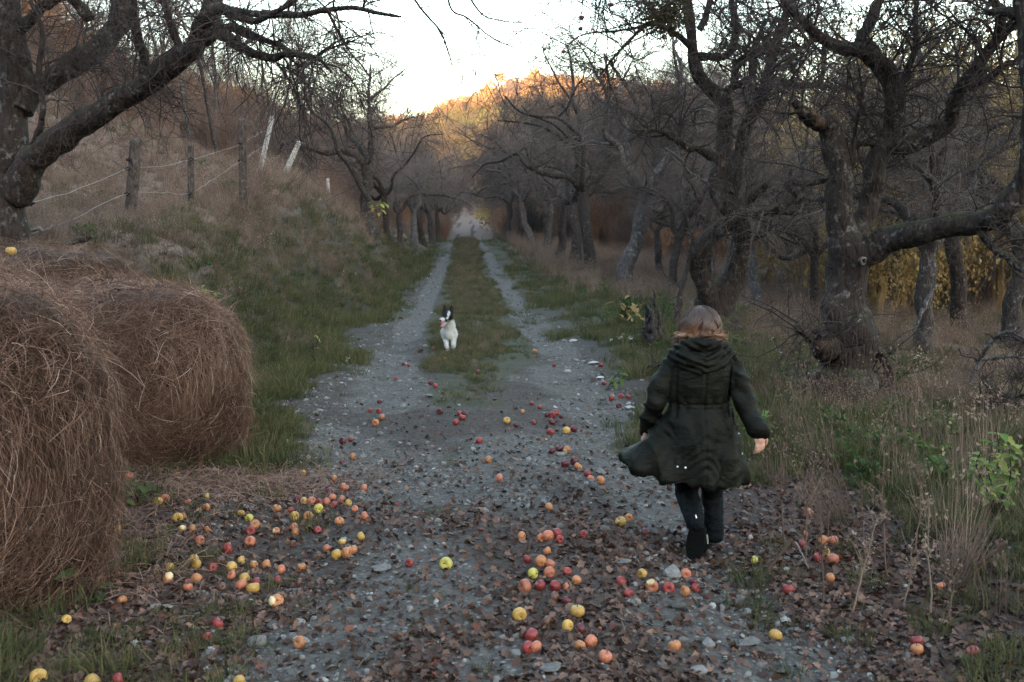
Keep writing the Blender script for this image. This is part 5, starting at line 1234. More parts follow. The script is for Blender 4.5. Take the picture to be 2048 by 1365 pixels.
def hand(wr, dirn, side, palmn, sgn):
    dirn, side, palmn = [np.asarray(v_, float) / np.linalg.norm(v_) for v_ in (dirn, side, palmn)]
    pc = wr + dirn * .04
    Rm = np.stack([side, palmn, dirn], 1)
    ellipsoid(B, pc, (.028, .013, .036), Matrix(Rm.tolist()))
    capsule(B, wr, pc, .022, .022)
    for k, (o_, L_) in enumerate([(-.020, .046), (-.007, .052), (.006, .049), (.019, .038)]):
        b0 = wr + dirn * .068 + side * o_; d_ = dirn.copy(); r_ = .0078 - .0006 * (k == 3)
        for sgm in range(3):
            d_ = d_ * math.cos(.38 + .06 * k) + palmn * math.sin(.38 + .06 * k); d_ /= np.linalg.norm(d_)
            b1 = b0 + d_ * L_ * (.42, .32, .26)[sgm]; capsule(B, b0, b1, r_, r_ * .93, 10); b0 = b1; r_ *= .93
    t0 = wr + dirn * .025 + side * .024 * sgn; t1 = t0 + dirn * .022 + side * .016 * sgn + palmn * .008; t2 = t1 + dirn * .022 + palmn * .012
    capsule(B, t0, t1, .010, .009, 10); capsule(B, t1, t2, .009, .0075, 10)
hand(P(1517, 862, 4.49), (.12, -.15, -1), (.95, .3, 0), (-.3, .9, .1), 1)
hand(P(1294, 864, 4.74), (-.02, .25, -1), (.95, -.2, 0), (.2, .9, .2), 1)
v, n_, q, t = remeshed(B, .0042, 3)
MB().add(v, q, t).build('body', M['skin'], person, PR)
# parka: thick shell of rings, sleeves, collar roll and hood, grown into one surface
C = MB(); Sg = 72; th = np.arange(Sg) / Sg * 6.2832
rows_ = [(692, 1402, 24, 24, .055, .05), (702, 1402, 46, 46, .08, .07), (716, 1402, 62, 61, .095, .085), (745, 1400, 62, 60, .108, .095), (775, 1398, 61, 60, .105, .098), (803, 1397, 61, 60, .100, .098), (830, 1395, 68, 67, .115, .105), (865, 1392, 88, 82, .15, .13), (900, 1390, 112, 90, .175, .15), (925, 1389, 132, 98, .19, .16), (950, 1388, 148, 106, .20, .17)]
def ring(r_, off, low):
    py, cx, hl, hr, rb, rf = r_
    c_ = P(cx, py, D0); cc, ss = np.cos(th), np.sin(th)
    left = np.clip(-cc, 0, 1) ** 2.2
    w = np.where(cc > 0, hr, hl * (1 if not low else 1)) * mpp - off
    x = c_[0] + np.sign(cc) * np.abs(cc) ** .9 * w
    y = c_[1] + np.where(ss > 0, rf - off, rb - off) * np.sign(ss) * np.abs(ss) ** .9
    z = np.full(Sg, c_[2]); k = np.clip((py - 850) / 100, 0, 1)
    z = z + k * (left * .105 + .012 * np.sin(th * 3 + 1) - .01)
    fl = np.clip((py - 800) / 150, 0, 1)
    f = 1 + fl * (.055 * np.sin(th * 7 + 1.3) + .035 * np.sin(th * 12 + .4))
    x = c_[0] + (x - c_[0]) * (1 + (f - 1) * .5); y = c_[1] + (y - c_[1]) * f - fl * left * .05
    return np.stack([x, y, z], -1)
rr = []
for i in range(len(rows_) - 1):
    for s in (0, .34, .67): rr.append(tuple(np.array(rows_[i]) * (1 - s) + np.array(rows_[i + 1]) * s))
rr.append(rows_[-1])
outer = [ring(r_, 0, True) for r_ in rr]; inner = [ring(r_, .016, True) for r_ in rr[8:]][::-1]
V = np.concatenate(outer + inner); nr = len(outer) + len(inner)
idx = np.arange(nr * Sg).reshape(nr, Sg); j2 = np.roll(idx, -1, 1); q = np.stack([idx[:-1], j2[:-1], j2[1:], idx[1:]], -1).reshape(-1, 4)
V = np.vstack([V, outer[0].mean(0), inner[-1].mean(0)])
t = [[(j + 1) % Sg, j, nr * Sg] for j in range(Sg)] + [[(nr - 1) * Sg + j, (nr - 1) * Sg + (j + 1) % Sg, nr * Sg + 1] for j in range(Sg)]
C.add(V, q[:, ::-1], np.array(t)[:, ::-1])
def chain(mb, pts, seg=14):
    for a, b_ in zip(pts[:-1], pts[1:]): capsule(mb, a[:3], b_[:3], a[3], b_[3], seg)
def W4(px, py, d, r_): return np.array([*P(px, py, d), r_])
chain(C, [W4(1350, 724, 4.68, .046), W4(1330, 754, 4.66, .048), W4(1311, 800, 4.63, .045), W4(1302, 835, 4.70, .042), W4(1298, 858, 4.76, .038)])
chain(C, [W4(1457, 724, 4.68, .046), W4(1474, 755, 4.64, .048), W4(1488, 800, 4.60, .046), W4(1505, 835, 4.54, .042), W4(1515, 856, 4.50, .038)])
v, n_, q, t = remeshed(C, .0062, 2)
# creases pushed into the cloth
zz = lambda py: P(1400, py, D0)[2]
xs_ = v[:, 0] - (PR[0] + .0); cxv = P(1400, 800, D0)[0]; dx = v[:, 0] - cxv + .02 * (zz(800) - v[:, 2]); zw = zz(803)
back = n_[:, 1] < .2
rd = lambda a, b_, c_, sd: 1 - 2 * np.abs(vnoise(a, b_, c_, sd))
sleeve = (np.abs(dx) > .140 - .0 * v[:, 2]) & (v[:, 2] > zz(868)) & (v[:, 2] < zz(720))
low = S(zw - .02, zw - .12, v[:, 2])
disp = .0025 * rd(v[:, 0] * 9 + v[:, 2] * 4, v[:, 1] * 9, v[:, 2] * 12, 3) + .001 * rd(v[:, 0] * 22, v[:, 1] * 20, v[:, 2] * 30, 4)
disp += (.0040 * np.sin((v[:, 2] * 1.0 + np.abs(dx) * .75) * 105 + 6.5 * vnoise(v[:, 0] * 9, 0, v[:, 2] * 9, 6)) * np.exp(-(dx / .085) ** 2) * low) * back
disp += .006 * np.sin(v[:, 0] * 120 + 3 * vnoise(v[:, 0] * 12, 0, v[:, 2] * 6, 8)) * np.exp(-((v[:, 2] - zw) / .028) ** 2) * (~sleeve)
disp -= .009 * np.exp(-((v[:, 2] - zw) / .005) ** 2) * (~sleeve) + .005 * np.exp(-((v[:, 2] - zw + .022) / .004) ** 2) * (~sleeve)
disp -= .006 * np.exp(-(dx / .0045) ** 2) * back * (~sleeve)
disp += .019 * rd(v[:, 0] * 8 + v[:, 2] * 2, v[:, 1] * 6, v[:, 2] * 3.2, 12) * low + .011 * rd(v[:, 0] * 13 - v[:, 2] * 6, v[:, 1] * 6, v[:, 2] * 8, 16) * (~sleeve)
disp += (.0125 * rd(v[:, 0] * 8 - v[:, 2] * 7, v[:, 1] * 6, v[:, 2] * 19 + v[:, 0] * 12, 14)) * sleeve
sa = np.abs(dx) - .124; disp -= .010 * np.exp(-(sa / .007) ** 2) * back * (v[:, 2] > zz(830)) * (v[:, 2] < zz(722))
v = v + n_ * disp[:, None]
coat = MB().add(v, q, t).build('parka', M['parka'], person, PR); coat['label'] = 'dark olive parka with a drawstring waist and flaring hem'
H = MB()
chain(H, [W4(1342, 716, 4.66, .018), W4(1350, 703, 4.63, .026), W4(1370, 693, 4.60, .031), W4(1402, 689, 4.59, .031), W4(1436, 692, 4.60, .031), W4(1456, 702, 4.63, .026), W4(1467, 716, 4.66, .018)])
ellipsoid(H, P(1403, 712, 4.62), (.112, .05, .050))
chain(H, [W4(1346, 708, 4.63, .024), W4(1368, 728, 4.575, .026), W4(1402, 740, 4.56, .028), W4(1438, 728, 4.575, .026), W4(1460, 710, 4.63, .024)])
chain(H, [W4(1362, 706, 4.58, .022), W4(1384, 721, 4.55, .024), W4(1412, 724, 4.55, .024), W4(1442, 708, 4.58, .02)])
v, n_, q, t = remeshed(H, .0058, 3)
v = v + n_ * (.004 * rd(v[:, 0] * 8 + v[:, 2] * 8, v[:, 1] * 10, v[:, 2] * 26, 23) + .004 * np.sin((v[:, 2] - np.abs(v[:, 0] - cxv) * .45) * 190 + 3 * vnoise(v[:, 0] * 14, 0, v[:, 2] * 10, 3)))[:, None]
MB().add(v, q, t).build('hood', M['parka'], person, PR)
for nme, pts in (('cuff', [W4(1297, 855, 4.755, .043), W4(1296.5, 863, 4.765, .043)]), ('cuff', [W4(1514, 852, 4.503, .044), W4(1516, 861, 4.492, .044)])):
    mb = MB(); chain(mb, pts, 20); mb.build(nme, M['parka'], person, PR)
def on_coat(px, py):
    """the coat's nearest skin to the camera along a line of sight"""
    o_ = np.array([0, 0, CAMZ]); d_ = P(px, py, 4.6) - o_; d_ /= np.linalg.norm(d_)
    hit, loc, nn, _ = coat.ray_cast(Vector(o_ - PR), Vector(d_))
    return (np.array(loc) + PR, np.array(nn)) if hit else (P(px, py, 4.46), np.array([0, -1, 0]))
for px, py in [(1355, 934), (1371, 936), (1477, 868), (1484, 908)]:
    c_, nn = on_coat(px, py); mb = MB(); ellipsoid(mb, c_ + nn * .001, (.0055, .0055, .003), seg=12, rings=6, rot=Vector(nn).to_track_quat('Z', 'Y').to_matrix()); mb.build('snap', M['snap'], person, PR)
for s in ((1358, 802), (1440, 803)):
    c_, nn = on_coat(*s)
T_ = MB()
chain(T_, [np.array([*hipL, .080]), np.array([*(hipL * .45 + knL * .55 + [-.012, 0, 0]), .068]), np.array([*knL, .054]), np.array([*(knL * .4 + anL * .6), .047]), np.array([*anL, .042])])
chain(T_, [np.array([*hipR, .078]), np.array([*(hipR * .5 + knR * .5), .062]), np.array([*knR, .050]), np.array([*(knR * .4 + anR * .6), .044]), np.array([*(anR - [0, 0, .012]), .040])])
v, n_, q, t = remeshed(T_, .007, 3)
v = v + n_ * (.0055 * rd(v[:, 0] * 9, v[:, 1] * 9, v[:, 2] * 26, 33) + .003 * rd(v[:, 0] * 20, v[:, 1] * 20, v[:, 2] * 45, 34))[:, None]
MB().add(v, q, t).build('trousers', M['trousers'], person, PR)
def shoe(heel, toe, up, lab):
    heel, toe, up = [np.asarray(a, float) for a in (heel, toe, up)]
    f = toe - heel; L = .222; f /= np.linalg.norm(f); up = up - f * up.dot(f); up /= np.linalg.norm(up); sd = np.cross(f, up)
    mid = (heel + toe) / 2; o0 = mid - f * L / 2
    Rm = Matrix(np.stack([sd, f, up], 1).tolist())
    S1 = MB(); ellipsoid(S1, o0 + f * .045 + up * .035, (.036, .045, .042), Rm); ellipsoid(S1, o0 + f * .15 + up * .022, (.041, .056, .028), Rm); capsule(S1, o0 + f * .05 + up * .03, o0 + f * .14 + up * .022, .034, .032); capsule(S1, o0 + f * .045 + up * .04, o0 + f * .045 + up * .085, .036, .037)
    v, n_, q, t = remeshed(S1, .006, 3); sh = MB().add(v, q, t).build('shoe', M['shoe'], person, PR); sh['label'] = lab
    K = 32; a = np.arange(K) / K * 6.283; yy = -np.cos(a); ww = .041 * np.sqrt(np.clip(1 - np.abs(yy) ** 2.6, 0, 1)) * (1 + .16 * yy) * np.where(np.sin(a) > 0, 1, -1)
    out = lambda h, g_: np.array([o0 + f * (L / 2 + y_ * L / 2 * g_) + sd * w_ * g_ + up * h for y_, w_ in zip(yy, ww)])
    V = np.vstack([out(.012, .98), out(.004, 1.02), out(-.010, 1.0), [o0 + f * L / 2 + up * .012], [o0 + f * L / 2 - up * .010]])
    q = [[i * K + j, i * K + (j + 1) % K, (i + 1) * K + (j + 1) % K, (i + 1) * K + j] for i in range(2) for j in range(K)]
    t = [[(j + 1) % K, j, 3 * K] for j in range(K)] + [[2 * K + j, 2 * K + (j + 1) % K, 3 * K + 1] for j in range(K)]
    so = MB().add(V, q, t)
    for k in range(9):                                              # tread bars
        y_ = -.86 + k * .215; w_ = .030 * math.sqrt(max(.1, 1 - abs(y_) ** 2.6)); c0 = o0 + f * (L / 2 + y_ * L / 2) - up * .010
        bx_ = [c0 + f * fy * .006 + sd * fs * w_ + up * fu for fy in (-1, 1) for fs in (-1, 1) for fu in (-.009, .002)]
        so.add(bx_, [[0, 1, 3, 2], [4, 6, 7, 5], [0, 4, 5, 1], [2, 3, 7, 6], [0, 2, 6, 4], [1, 5, 7, 3]])
    s_ = so.build('sole', M['sole'], sh, PR, smooth=False)
shoe(heelL, toeL, np.array([0, 1.0, .15]), 'left shoe kicked up with its treaded sole showing')
shoe(heelR, toeR, np.array([0, 0, 1.0]), 'right shoe flat on the ground ahead')
for a, b_, w_ in ((P(1414, 1070, 4.655), P(1416, 1088, 4.66), .006), (P(1391, 1030, 4.46), P(1393, 1037, 4.455), .005)):
    pp = np.array([[a, (a + b_) / 2, b_]]); v, q = tubes(pp, np.full((1, 3), w_ * .6), 6); o = MB().add(v, q).build('heel_tab', M['snap'], person, PR)
# hair: a cap of locks that curl out at the nape
keep_rng = rng; rng = np.random.default_rng(21)
N_ = 2600; h_ = MB(); ellipsoid(h_, headc + [0, -.008, .008], (.070, .078, .086), tint=.12)
ellipsoid(h_, headc + [0, -.02, -.035], (.066, .062, .05), tint=.12)
az = rng.random(N_) * 6.283; az = np.where(np.abs(((az - np.pi / 2 + np.pi) % 6.283) - np.pi) < .75, az + np.pi, az)
t0_ = (.05 + 1.5 * rng.random(N_) ** .9); K = 10; Pp = np.empty((N_, K, 3)); s = np.linspace(0, 1, K)
cid = (np.floor(az * 4.5 + .8 * t0_) * 7 + np.floor(t0_ * 2.2)).astype(int) % 97; cr = rng.random((97, 4)); wave = rng.normal(0, .10, N_) + (cr[cid, 0] - .5) * .7; ln = .7 + .35 * rng.random(N_)
thv = t0_[:, None] + (np.pi * .56 - t0_)[:, None] * np.minimum(s * 1.5, 1)[None]
drop = np.maximum(s - .6, 0)[None] / .4 * (.078 * ln * (.35 + .85 * cr[cid, 0]))[:, None]
fl = np.maximum(s - .66, 0)[None] / .34
rad = (1.02 + .05 * rng.random(N_) + .13 * cr[cid, 3])[:, None] + .05 * np.sin(s * 3.1)[None]
a_ = az[:, None] + wave[:, None] * s[None] + .16 * np.sin(s[None] * 8 + cr[cid, 1][:, None] * 6.28)
side_out = (.006 + .012 * rng.random(N_) + .050 * cr[cid, 1])[:, None] * fl ** 1.2 * np.where(cr[cid, 2] < .8, 1, -.6)[:, None] + (.008 * cr[cid, 3])[:, None] * np.sin(s * 3.1)[None]
R1_ = .077 * rad + side_out; R2_ = .085 * rad + side_out
Pp[..., 0] = headc[0] + np.sin(thv) * np.cos(a_) * R1_; Pp[..., 1] = headc[1] - .008 + np.sin(thv) * np.sin(a_) * R2_
Pp[..., 2] = headc[2] + .008 + np.cos(thv) * .084 * rad - drop + .01 * fl ** 2
Rr = (.0020 + .0024 * rng.random(N_))[:, None] * (1 - .7 * s ** 2)[None]
v, q = tubes(Pp, Rr, 4)
blond = np.clip(.15 + .75 * cr[cid, 2] + rng.normal(0, .15, N_), 0, 1)
tt = (.06 + .16 * rng.random(N_))[:, None] + (blond * .85)[:, None] * np.clip(s * 1.7 - .45, 0, 1)[None]
Pp[:, :, :2] += 0; h_.add(v, q, tint=np.repeat(np.clip(tt, 0, 1)[:, :, None], 4, 2).ravel())
h_.build('hair', M['hair'], person, PR); rng = keep_rng

# ---------------------------------------------------------------- the dog
DD = 12.55
DR = ground_hit(899, 704); DD = DR[1] + .05
dz = DR[2] - P(899, 704, DD)[2]
def Q(px, py, dd=0.0):
    p_ = P(px, py, DD); p_[2] += dz; p_[1] += dd; return p_
dog = empty('dog', DR, 'black and white prick eared sheepdog trotting down the track with its tongue out', 'dog')
E = MB()
ellipsoid(E, Q(898, 657, .02), (.066, .10, .105)); ellipsoid(E, Q(898, 667, .0), (.058, .08, .075)); ellipsoid(E, Q(895.5, 661, .25), (.080, .20, .090)); ellipsoid(E, Q(895, 662, .45), (.066, .12, .085))
capsule(E, Q(898, 652, .0), Q(897, 637, -.08), .075, .058)
ellipsoid(E, Q(896.3, 631.5, -.14), (.066, .075, .060)); ellipsoid(E, Q(892, 633, -.17), (.045, .05, .045)); capsule(E, Q(891.5, 635.5, -.20), Q(885.5, 637.5, -.29), .036, .023)
capsule(E, Q(893, 641, -.17), Q(888.5, 645.5, -.25), .024, .014)
for (b0, b1, tp) in (((889.5, 626), (893.5, 623), (889.7, 609)), ((899, 622.5), (905, 626), (904.8, 610))):
    c_ = (Q(*b0, -.12) + Q(*b1, -.12)) / 2; tip = Q(*tp, -.10); E2 = [np.array([*c_, .034]), np.array([*(c_ * .5 + tip * .5), .020]), np.array([*tip, .005])]; chain(E, E2, 12)
def leg(pts): chain(E, [np.array([*Q(*p_[:2], p_[2]), p_[3]]) for p_ in pts], 12)
leg([(889.5, 664, .02, .050), (890.5, 677, .03, .034), (893.5, 690, -.03, .024), (896, 699.5, -.06, .022), (897, 702, -.09, .026)])
leg([(906, 664, .02, .050), (906.5, 677, .0, .034), (906.8, 689, -.02, .026), (906.5, 699, .0, .022), (905.5, 701.5, -.03, .026)])
leg([(889, 664, .48, .055), (888, 675, .40, .042), (888.5, 684, .58, .026), (889.5, 696, .52, .020), (889.5, 698.5, .49, .026)])
leg([(904, 664, .46, .055), (904.5, 675, .34, .042), (904, 684, .50, .026), (903.5, 695, .42, .020), (903.5, 697.5, .38, .026)])
chain(E, [np.array([*Q(896, 657, .55), .032]), np.array([*Q(892, 660, .70), .028]), np.array([*Q(886, 668, .78), .026]), np.array([*Q(883, 672, .86), .012])], 12)
v, n_, q, t = remeshed(E, .0085, 3)
def fur_tint(v):
    """black head sides, ears, saddle; white blaze, muzzle, ruff, chest and legs"""
    px = (v[:, 0] / v[:, 1]) * FPX + 1024; yv = v[:, 1] - DD; hz_ = Q(0, 0)[2] * 0; z = v[:, 2]
    zpx = lambda py, dd=0: Q(898, py, dd)[2]
    head = (z > zpx(642)) & (yv < -.03)
    white = np.ones(len(v))
    back_ = (yv > .10) & (z > zpx(668, .2)); white[back_] = .0
    side_ = (np.abs(v[:, 0] - Q(898, 650)[0]) > .060) & (yv > .02) & (z > zpx(672)); white[side_] = .12
    white[head] = 0
    bl = head & (np.abs(v[:, 0] - Q(893.0, 0, 0)[0] - .28 * (z - zpx(632))) < .014) & (z > zpx(636)) & (z < zpx(621.5)); white[bl] = 1
    mz = head & (yv < -.262); white[mz] = .8
    white[head & (z < zpx(639)) & (yv > -.19)] = .8
    return white
jt = rng.normal(0, .008, v.shape); w_ = fur_tint(v + jt)
M['fur'] = tint_mat('fur', [(0, (.008, .009, .010)), (.4, (.05, .055, .06)), (1, (.58, .60, .60))], rnd=False, rough=.8)
MB().add(v + n_ * (.004 * vnoise(v[:, 0] * 60, v[:, 1] * 60, v[:, 2] * 30, 2))[:, None], q, t, w_).build('body', M['fur'], dog, DR)
k = rng.choice(len(v), 16000); p0 = v[k] + rng.normal(0, .003, (len(k), 3)); nn = n_[k]; wt = fur_tint(p0)
leg_ = p0[:, 2] < Q(0, 675)[2]; hd = (p0[:, 1] - DD < -.07) & (p0[:, 2] > Q(0, 646)[2])
L = np.where(hd, .010, np.where(leg_, .013, .022)) * (.6 + .8 * rng.random(len(k)))
d_ = nrm(nn * .55 + np.array([0, .35, -.9]) * .8 + rng.normal(0, .18, nn.shape)); Pp = p0[:, None] + d_[:, None] * (L[:, None] * np.linspace(0, 1, 3))[..., None]; Pp[:, 2, 2] -= L * .15
v2, q2 = ribbons(Pp, np.tile(np.array([.0045, .0035, .0008]), (len(k), 1)), nn + rng.normal(0, .3, nn.shape)); MB().add(v2, q2, tint=np.repeat(wt, 6)).build('fur', M['fur'], dog, DR, smooth=False)
M['dog_nose'] = simple('dog_nose', (.006, .006, .007), .3, .5); M['tongue'] = simple('tongue', (.42, .13, .13), .4, .5)
mb = MB(); ellipsoid(mb, Q(884.2, 638.2, -.315), (.017, .013, .014), seg=12, rings=8); mb.build('nose', M['dog_nose'], dog, DR)
mb = MB(); chain(mb, [np.array([*Q(891, 641.5, -.235), .014]), np.array([*Q(888, 644.5, -.285), .016]), np.array([*Q(886.6, 650, -.30), .013])], 12); mb.build('tongue', M['tongue'], dog, DR)
for px, py, dd in ((889.0, 631.5, -.222), (896.0, 632.0, -.218)):
    mb = MB(); ellipsoid(mb, Q(px, py, dd), (.009, .008, .008), seg=10, rings=8); mb.build('eye', M['dog_nose'], dog, DR)
# ---------------------------------------------------------------- single plants, sticks and fallen boughs
def leaf_mesh(mat, jag=5, K=9, w=.42):
    t = np.linspace(0, 1, K); ww = w * .5 * np.sin(t ** .75 * np.pi) ** .8 * (1 + .16 * np.cos(t * jag * 6.28)) + .01; zc = -.25 * (t - .2) ** 2
    V = []; 
    for i in range(K): V += [[-ww[i], t[i], zc[i] + ww[i] * .35], [0, t[i], zc[i]], [ww[i], t[i], zc[i] + ww[i] * .35]]
    q = [[i * 3 + j, i * 3 + j + 1, i * 3 + 4 + j, i * 3 + 3 + j] for i in range(K - 1) for j in range(2)]
    return MB().add(V, q, tint=.5).mesh('leaf', mat)
def leafm_t(mat, tints, **kw):
    out = []
    for t_ in tints:
        me = leaf_mesh(mat, **kw); a = me.attributes['tint']; a.data.foreach_set('value', np.full(len(me.vertices), t_, np.float32)); out.append(me)
    return out
LIME = leafm_t(M['leaf_lime'], (.15, .4, .6, .85)); GREEN = leafm_t(M['weed'], (.2, .5, .9), jag=3, w=.5); YELL = leafm_t(M['leaf_lime'], (.8, 1.0, .9)); RUSTL = leafm_t(M['leaf_yellow'], (.2, .6, .9))
def leafy(name, px, py, stems, leafset, n, size, label, cat='plant', d=None):
    """stems: photo polylines from the base up"""
    g = ground_hit(px, py) if d is None else P(px, py, d)
    d0 = g[1]; root = empty(name, g, label, cat)
    mb = MB(); ps = []
    for st_ in stems:
        pts = [g] + [P(a, b_, d0 + c_) for a, b_, c_ in st_]; pts = np.array([[*p_, .005 * (1 - .6 * i / len(pts)) * (size / .07)] for i, p_ in enumerate(pts)])
        p_, r_ = limb(pts, 14, .4); v, q = tubes(p_[None], r_[None], 5); mb.add(v, q, tint=.4); ps.append(p_)
    mb.build('stem', M['twig'], root, g)
    for k in range(n):
        p_ = ps[k % len(ps)]; i = int(len(p_) * (.25 + .75 * random.random() ** .7)) - 1; i = max(2, min(i, len(p_) - 1))
        o = place_mesh('leaf', random.choice(leafset), root, p_[i] - g + rng.normal(0, size * .35, 3), (random.uniform(-.9, .2), random.uniform(-.5, .5), random.uniform(0, 6.28)), size * random.uniform(.7, 1.25))
leafy('young_maple', 1990, 1035, [[(1985, 985, 0), (1975, 940, .05), (1985, 885, .05)], [(1975, 980, -.1), (1955, 930, -.12), (1962, 905, -.15)], [(2005, 985, -.05), (2020, 950, -.1), (2018, 890, -.1)], [(1990, 990, .1), (2000, 925, .15), (1992, 850, .15)]], LIME, 110, .072, 'lime green leafy seedling in the dark verge at the right edge')
leafy('leafy_plant', 410, 640, [[(400, 600, 0), (385, 578, 0)], [(412, 600, .1), (415, 575, .1)], [(420, 610, 0), (436, 590, 0)], [(395, 600, -.05), (402, 570, 0)]], YELL + LIME[:2], 26, .12, 'yellow green broad leafed plant on the bank just behind the roadside bale')
leafy('leafy_plant', 634, 712, [[(626, 690, 0), (620, 678, 0)], [(634, 690, .05), (640, 672, .05)]], [YELL[0], GREEN[0], GREEN[1]], 9, .13, 'small plant with one orange yellow leaf on the grassy left slope')
leafy('autumn_bush', 1262, 650, [[(1250, 625, 0), (1242, 600, 0)], [(1262, 620, .3), (1260, 590, .3)], [(1272, 625, -.2), (1280, 600, -.2)]], RUSTL + GREEN[:1], 46, .15, 'little bush with yellow and orange leaves left of the ragged stump')
leafy('leafy_plant', 1512, 905, [[(1515, 860, 0), (1508, 822, 0)], [(1520, 860, .1), (1532, 812, .1)], [(1525, 870, 0), (1540, 830, 0)]], LIME[1:3], 24, .07, 'bright green plant right beside the person\'s right sleeve')
leafy('leafy_plant', 185, 1200, [[(170, 1170, -.05), (160, 1150, -.08)], [(190, 1180, -.05), (205, 1195, -.08)], [(185, 1165, 0), (180, 1140, 0)]], GREEN, 11, .085, 'dark green leafy weed at the foot of the nearest bale')
leafy('leafy_plant', 246, 1150, [[(240, 1130, 0), (232, 1110, 0)], [(250, 1130, 0), (246, 1118, 0)]], GREEN, 7, .07, 'small green weed right of the dark leafy one by the bale')
leafy('leafy_plant', 275, 1010, [[(262, 985, 0), (250, 970, 0)], [(280, 985, 0), (292, 965, 0)], [(270, 990, -.1), (228, 985, -.1)]], GREEN + LIME[:1], 20, .075, 'green weed in the leaves between the two front bales')
leafy('leafy_plant', 1214, 780, [[(1226, 760, 0), (1238, 744, 0)], [(1236, 765, 0), (1250, 752, 0)]], LIME[:2], 16, .085, 'low green plant at the track\'s right edge beside the white stones')
leafy('yellow_weed', 756, 436, [[(752, 420, 0), (748, 408, 0)], [(760, 418, 0), (768, 404, 0)]], YELL + RUSTL[1:], 30, .2, 'yellow flowering weed at the foot of the left-hand row trees', d=31)
# dry weed stalks of the right verge
DRYW = [((1648, 1210), (1640, 1010), 'tall'), ((1700, 1225), (1755, 1035), 'leaning'), ((1862, 1235), (1858, 1000), 'straight'), ((1900, 1240), (1905, 1120), 'short'), ((1575, 1110), (1560, 880), 'reddish'), ((1655, 1090), (1652, 860), 'tall thin'),
        ((1780, 1160), (1768, 905), 'brown headed'), ((1830, 1110), (1838, 930), 'fine'), ((1610, 1130), (1628, 925), 'pale branched'), ((1762, 870), (1795, 690), 'long slanting'), ((1735, 1120), (1724, 960), 'crooked'), ((1805, 1215), (1822, 1090), 'broken topped')]
wh = ['by the person\'s heels', 'in the tangle at the lower right', 'standing alone in the green verge', 'near the bottom right corner', 'just right of the person\'s hand', 'right of the parka in the grass', 'below the nearest tree\'s trunk', 'in the verge right of the trunk', 'between parka hem and tree', 'right against the nearest trunk', 'in the middle of the weeds', 'left of the pale stick']
for k, ((bx, by), (tx, ty), w_) in enumerate(DRYW):
    g = ground_hit(bx, by); tp = P(tx, ty, g[1] + .05)
    l_ = limb(np.array([[*(g - [0, 0, .03]), .0042], [*((g + tp) / 2 + [.02 * math.sin(k * 3), 0, 0]), .0034], [*tp, .0016]]), 14, .6)
    mb = MB(); v, q = tubes(l_[0][None], l_[1][None], 5); mb.add(v, q, tint=.45)
    A, Rr = l_[0][None], l_[1][None]
    p2, q2 = sprout(A, Rr, 16, .45, .03, .16, 5, .15, .03, .6, .7, .003, .001); v, q = tubes(p2, q2, 3); mb.add(v, q, tint=.5)
    c_ = p2[:, rng.integers(1, 5, 16)].reshape(-1, 3)[:240]; leaf_faces(mb, c_[rng.integers(0, len(c_), 70)] + rng.normal(0, .006, (70, 3)), .014 + .012 * rng.random(70), tint=.2 + .5 * rng.random(70))
    tag(mb.build('dry_weed', M['grass_dry'], None, g), '%s dry weed stalk %s' % (w_, wh[k]), 'weed', 'dry weed stalks in the right verge')
def stick(rows, label, mat='deadwood', name='stick', sides=8, twigs=0, cat='stick', lift=0):
    r_ = pl(rows); l_ = limb(r_, jit=.18); o3 = r_[0, :3]
    if not twigs:
        return tag(trunk_mb([l_], sides, .2).build(name, M[mat], None, o3), label, cat)
    root = empty(name, o3, label, cat); trunk_mb([l_], sides, .2).build('bough', M[mat], root, o3)
    crown_mesh([l_], twigs, twigs * 6, twigs * 10, (.15, .5), (.08, .3), (.03, .1), grav=(.0, 0, 0), r1=.008, tip=.0016)[0].build('twigs', M['twig'], root, o3)
def gd(px, py): return ground_hit(px, py)[1]
d1 = gd(1925, 1175)
stick([(1905, 1192, d1, 4), (1940, 1150, d1 - .05, 6), (1978, 1112, d1 - .1, 9), (2012, 1084, d1 - .15, 8)], 'thick pale stick poking up out of the grass at the lower right', 'torn_wood')
d1 = gd(1530, 1150); stick([(1532, 1150, d1, 9), (1548, 1122, d1, 7), (1570, 1098, d1, 6), (1586, 1080, d1, 5)], 'bent brown stick standing in the leaves beside the shoes', 'torn_wood')
d1 = gd(1615, 1140); stick([(1618, 1140, d1, 3), (1606, 1112, d1, 4), (1590, 1084, d1, 5)], 'thin white stick leaning in the dry grass right of the shoes')
d1 = gd(120, 1200); stick([(108, 1196, d1, 4), (160, 1193, d1, 5), (200, 1198, d1, 5), (218, 1206, d1, 4)], 'thin white twig sticking out from the nearest hay bale')
stick([(134, 488, 9.6, 8), (150, 480, 9.6, 11), (168, 476, 9.6, 11), (184, 474, 9.6, 8)], 'short grey log lying on the bank below the fence', 'bark_grey')
stick([(58, 462, 9.4, 6), (76, 458, 9.4, 8), (92, 460, 9.4, 7), (104, 452, 9.4, 4)], 'bleached curved branch at the foot of the big left tree')
stick([(1828, 665, 13.2, 5), (1842, 632, 13.3, 8), (1856, 596, 13.4, 9), (1872, 570, 13.5, 5)], 'bleached dead bough leaning on the dark tree behind the low limb', 'bark_pale', name='leaning_bough', cat='branch')
d1 = gd(1265, 752)
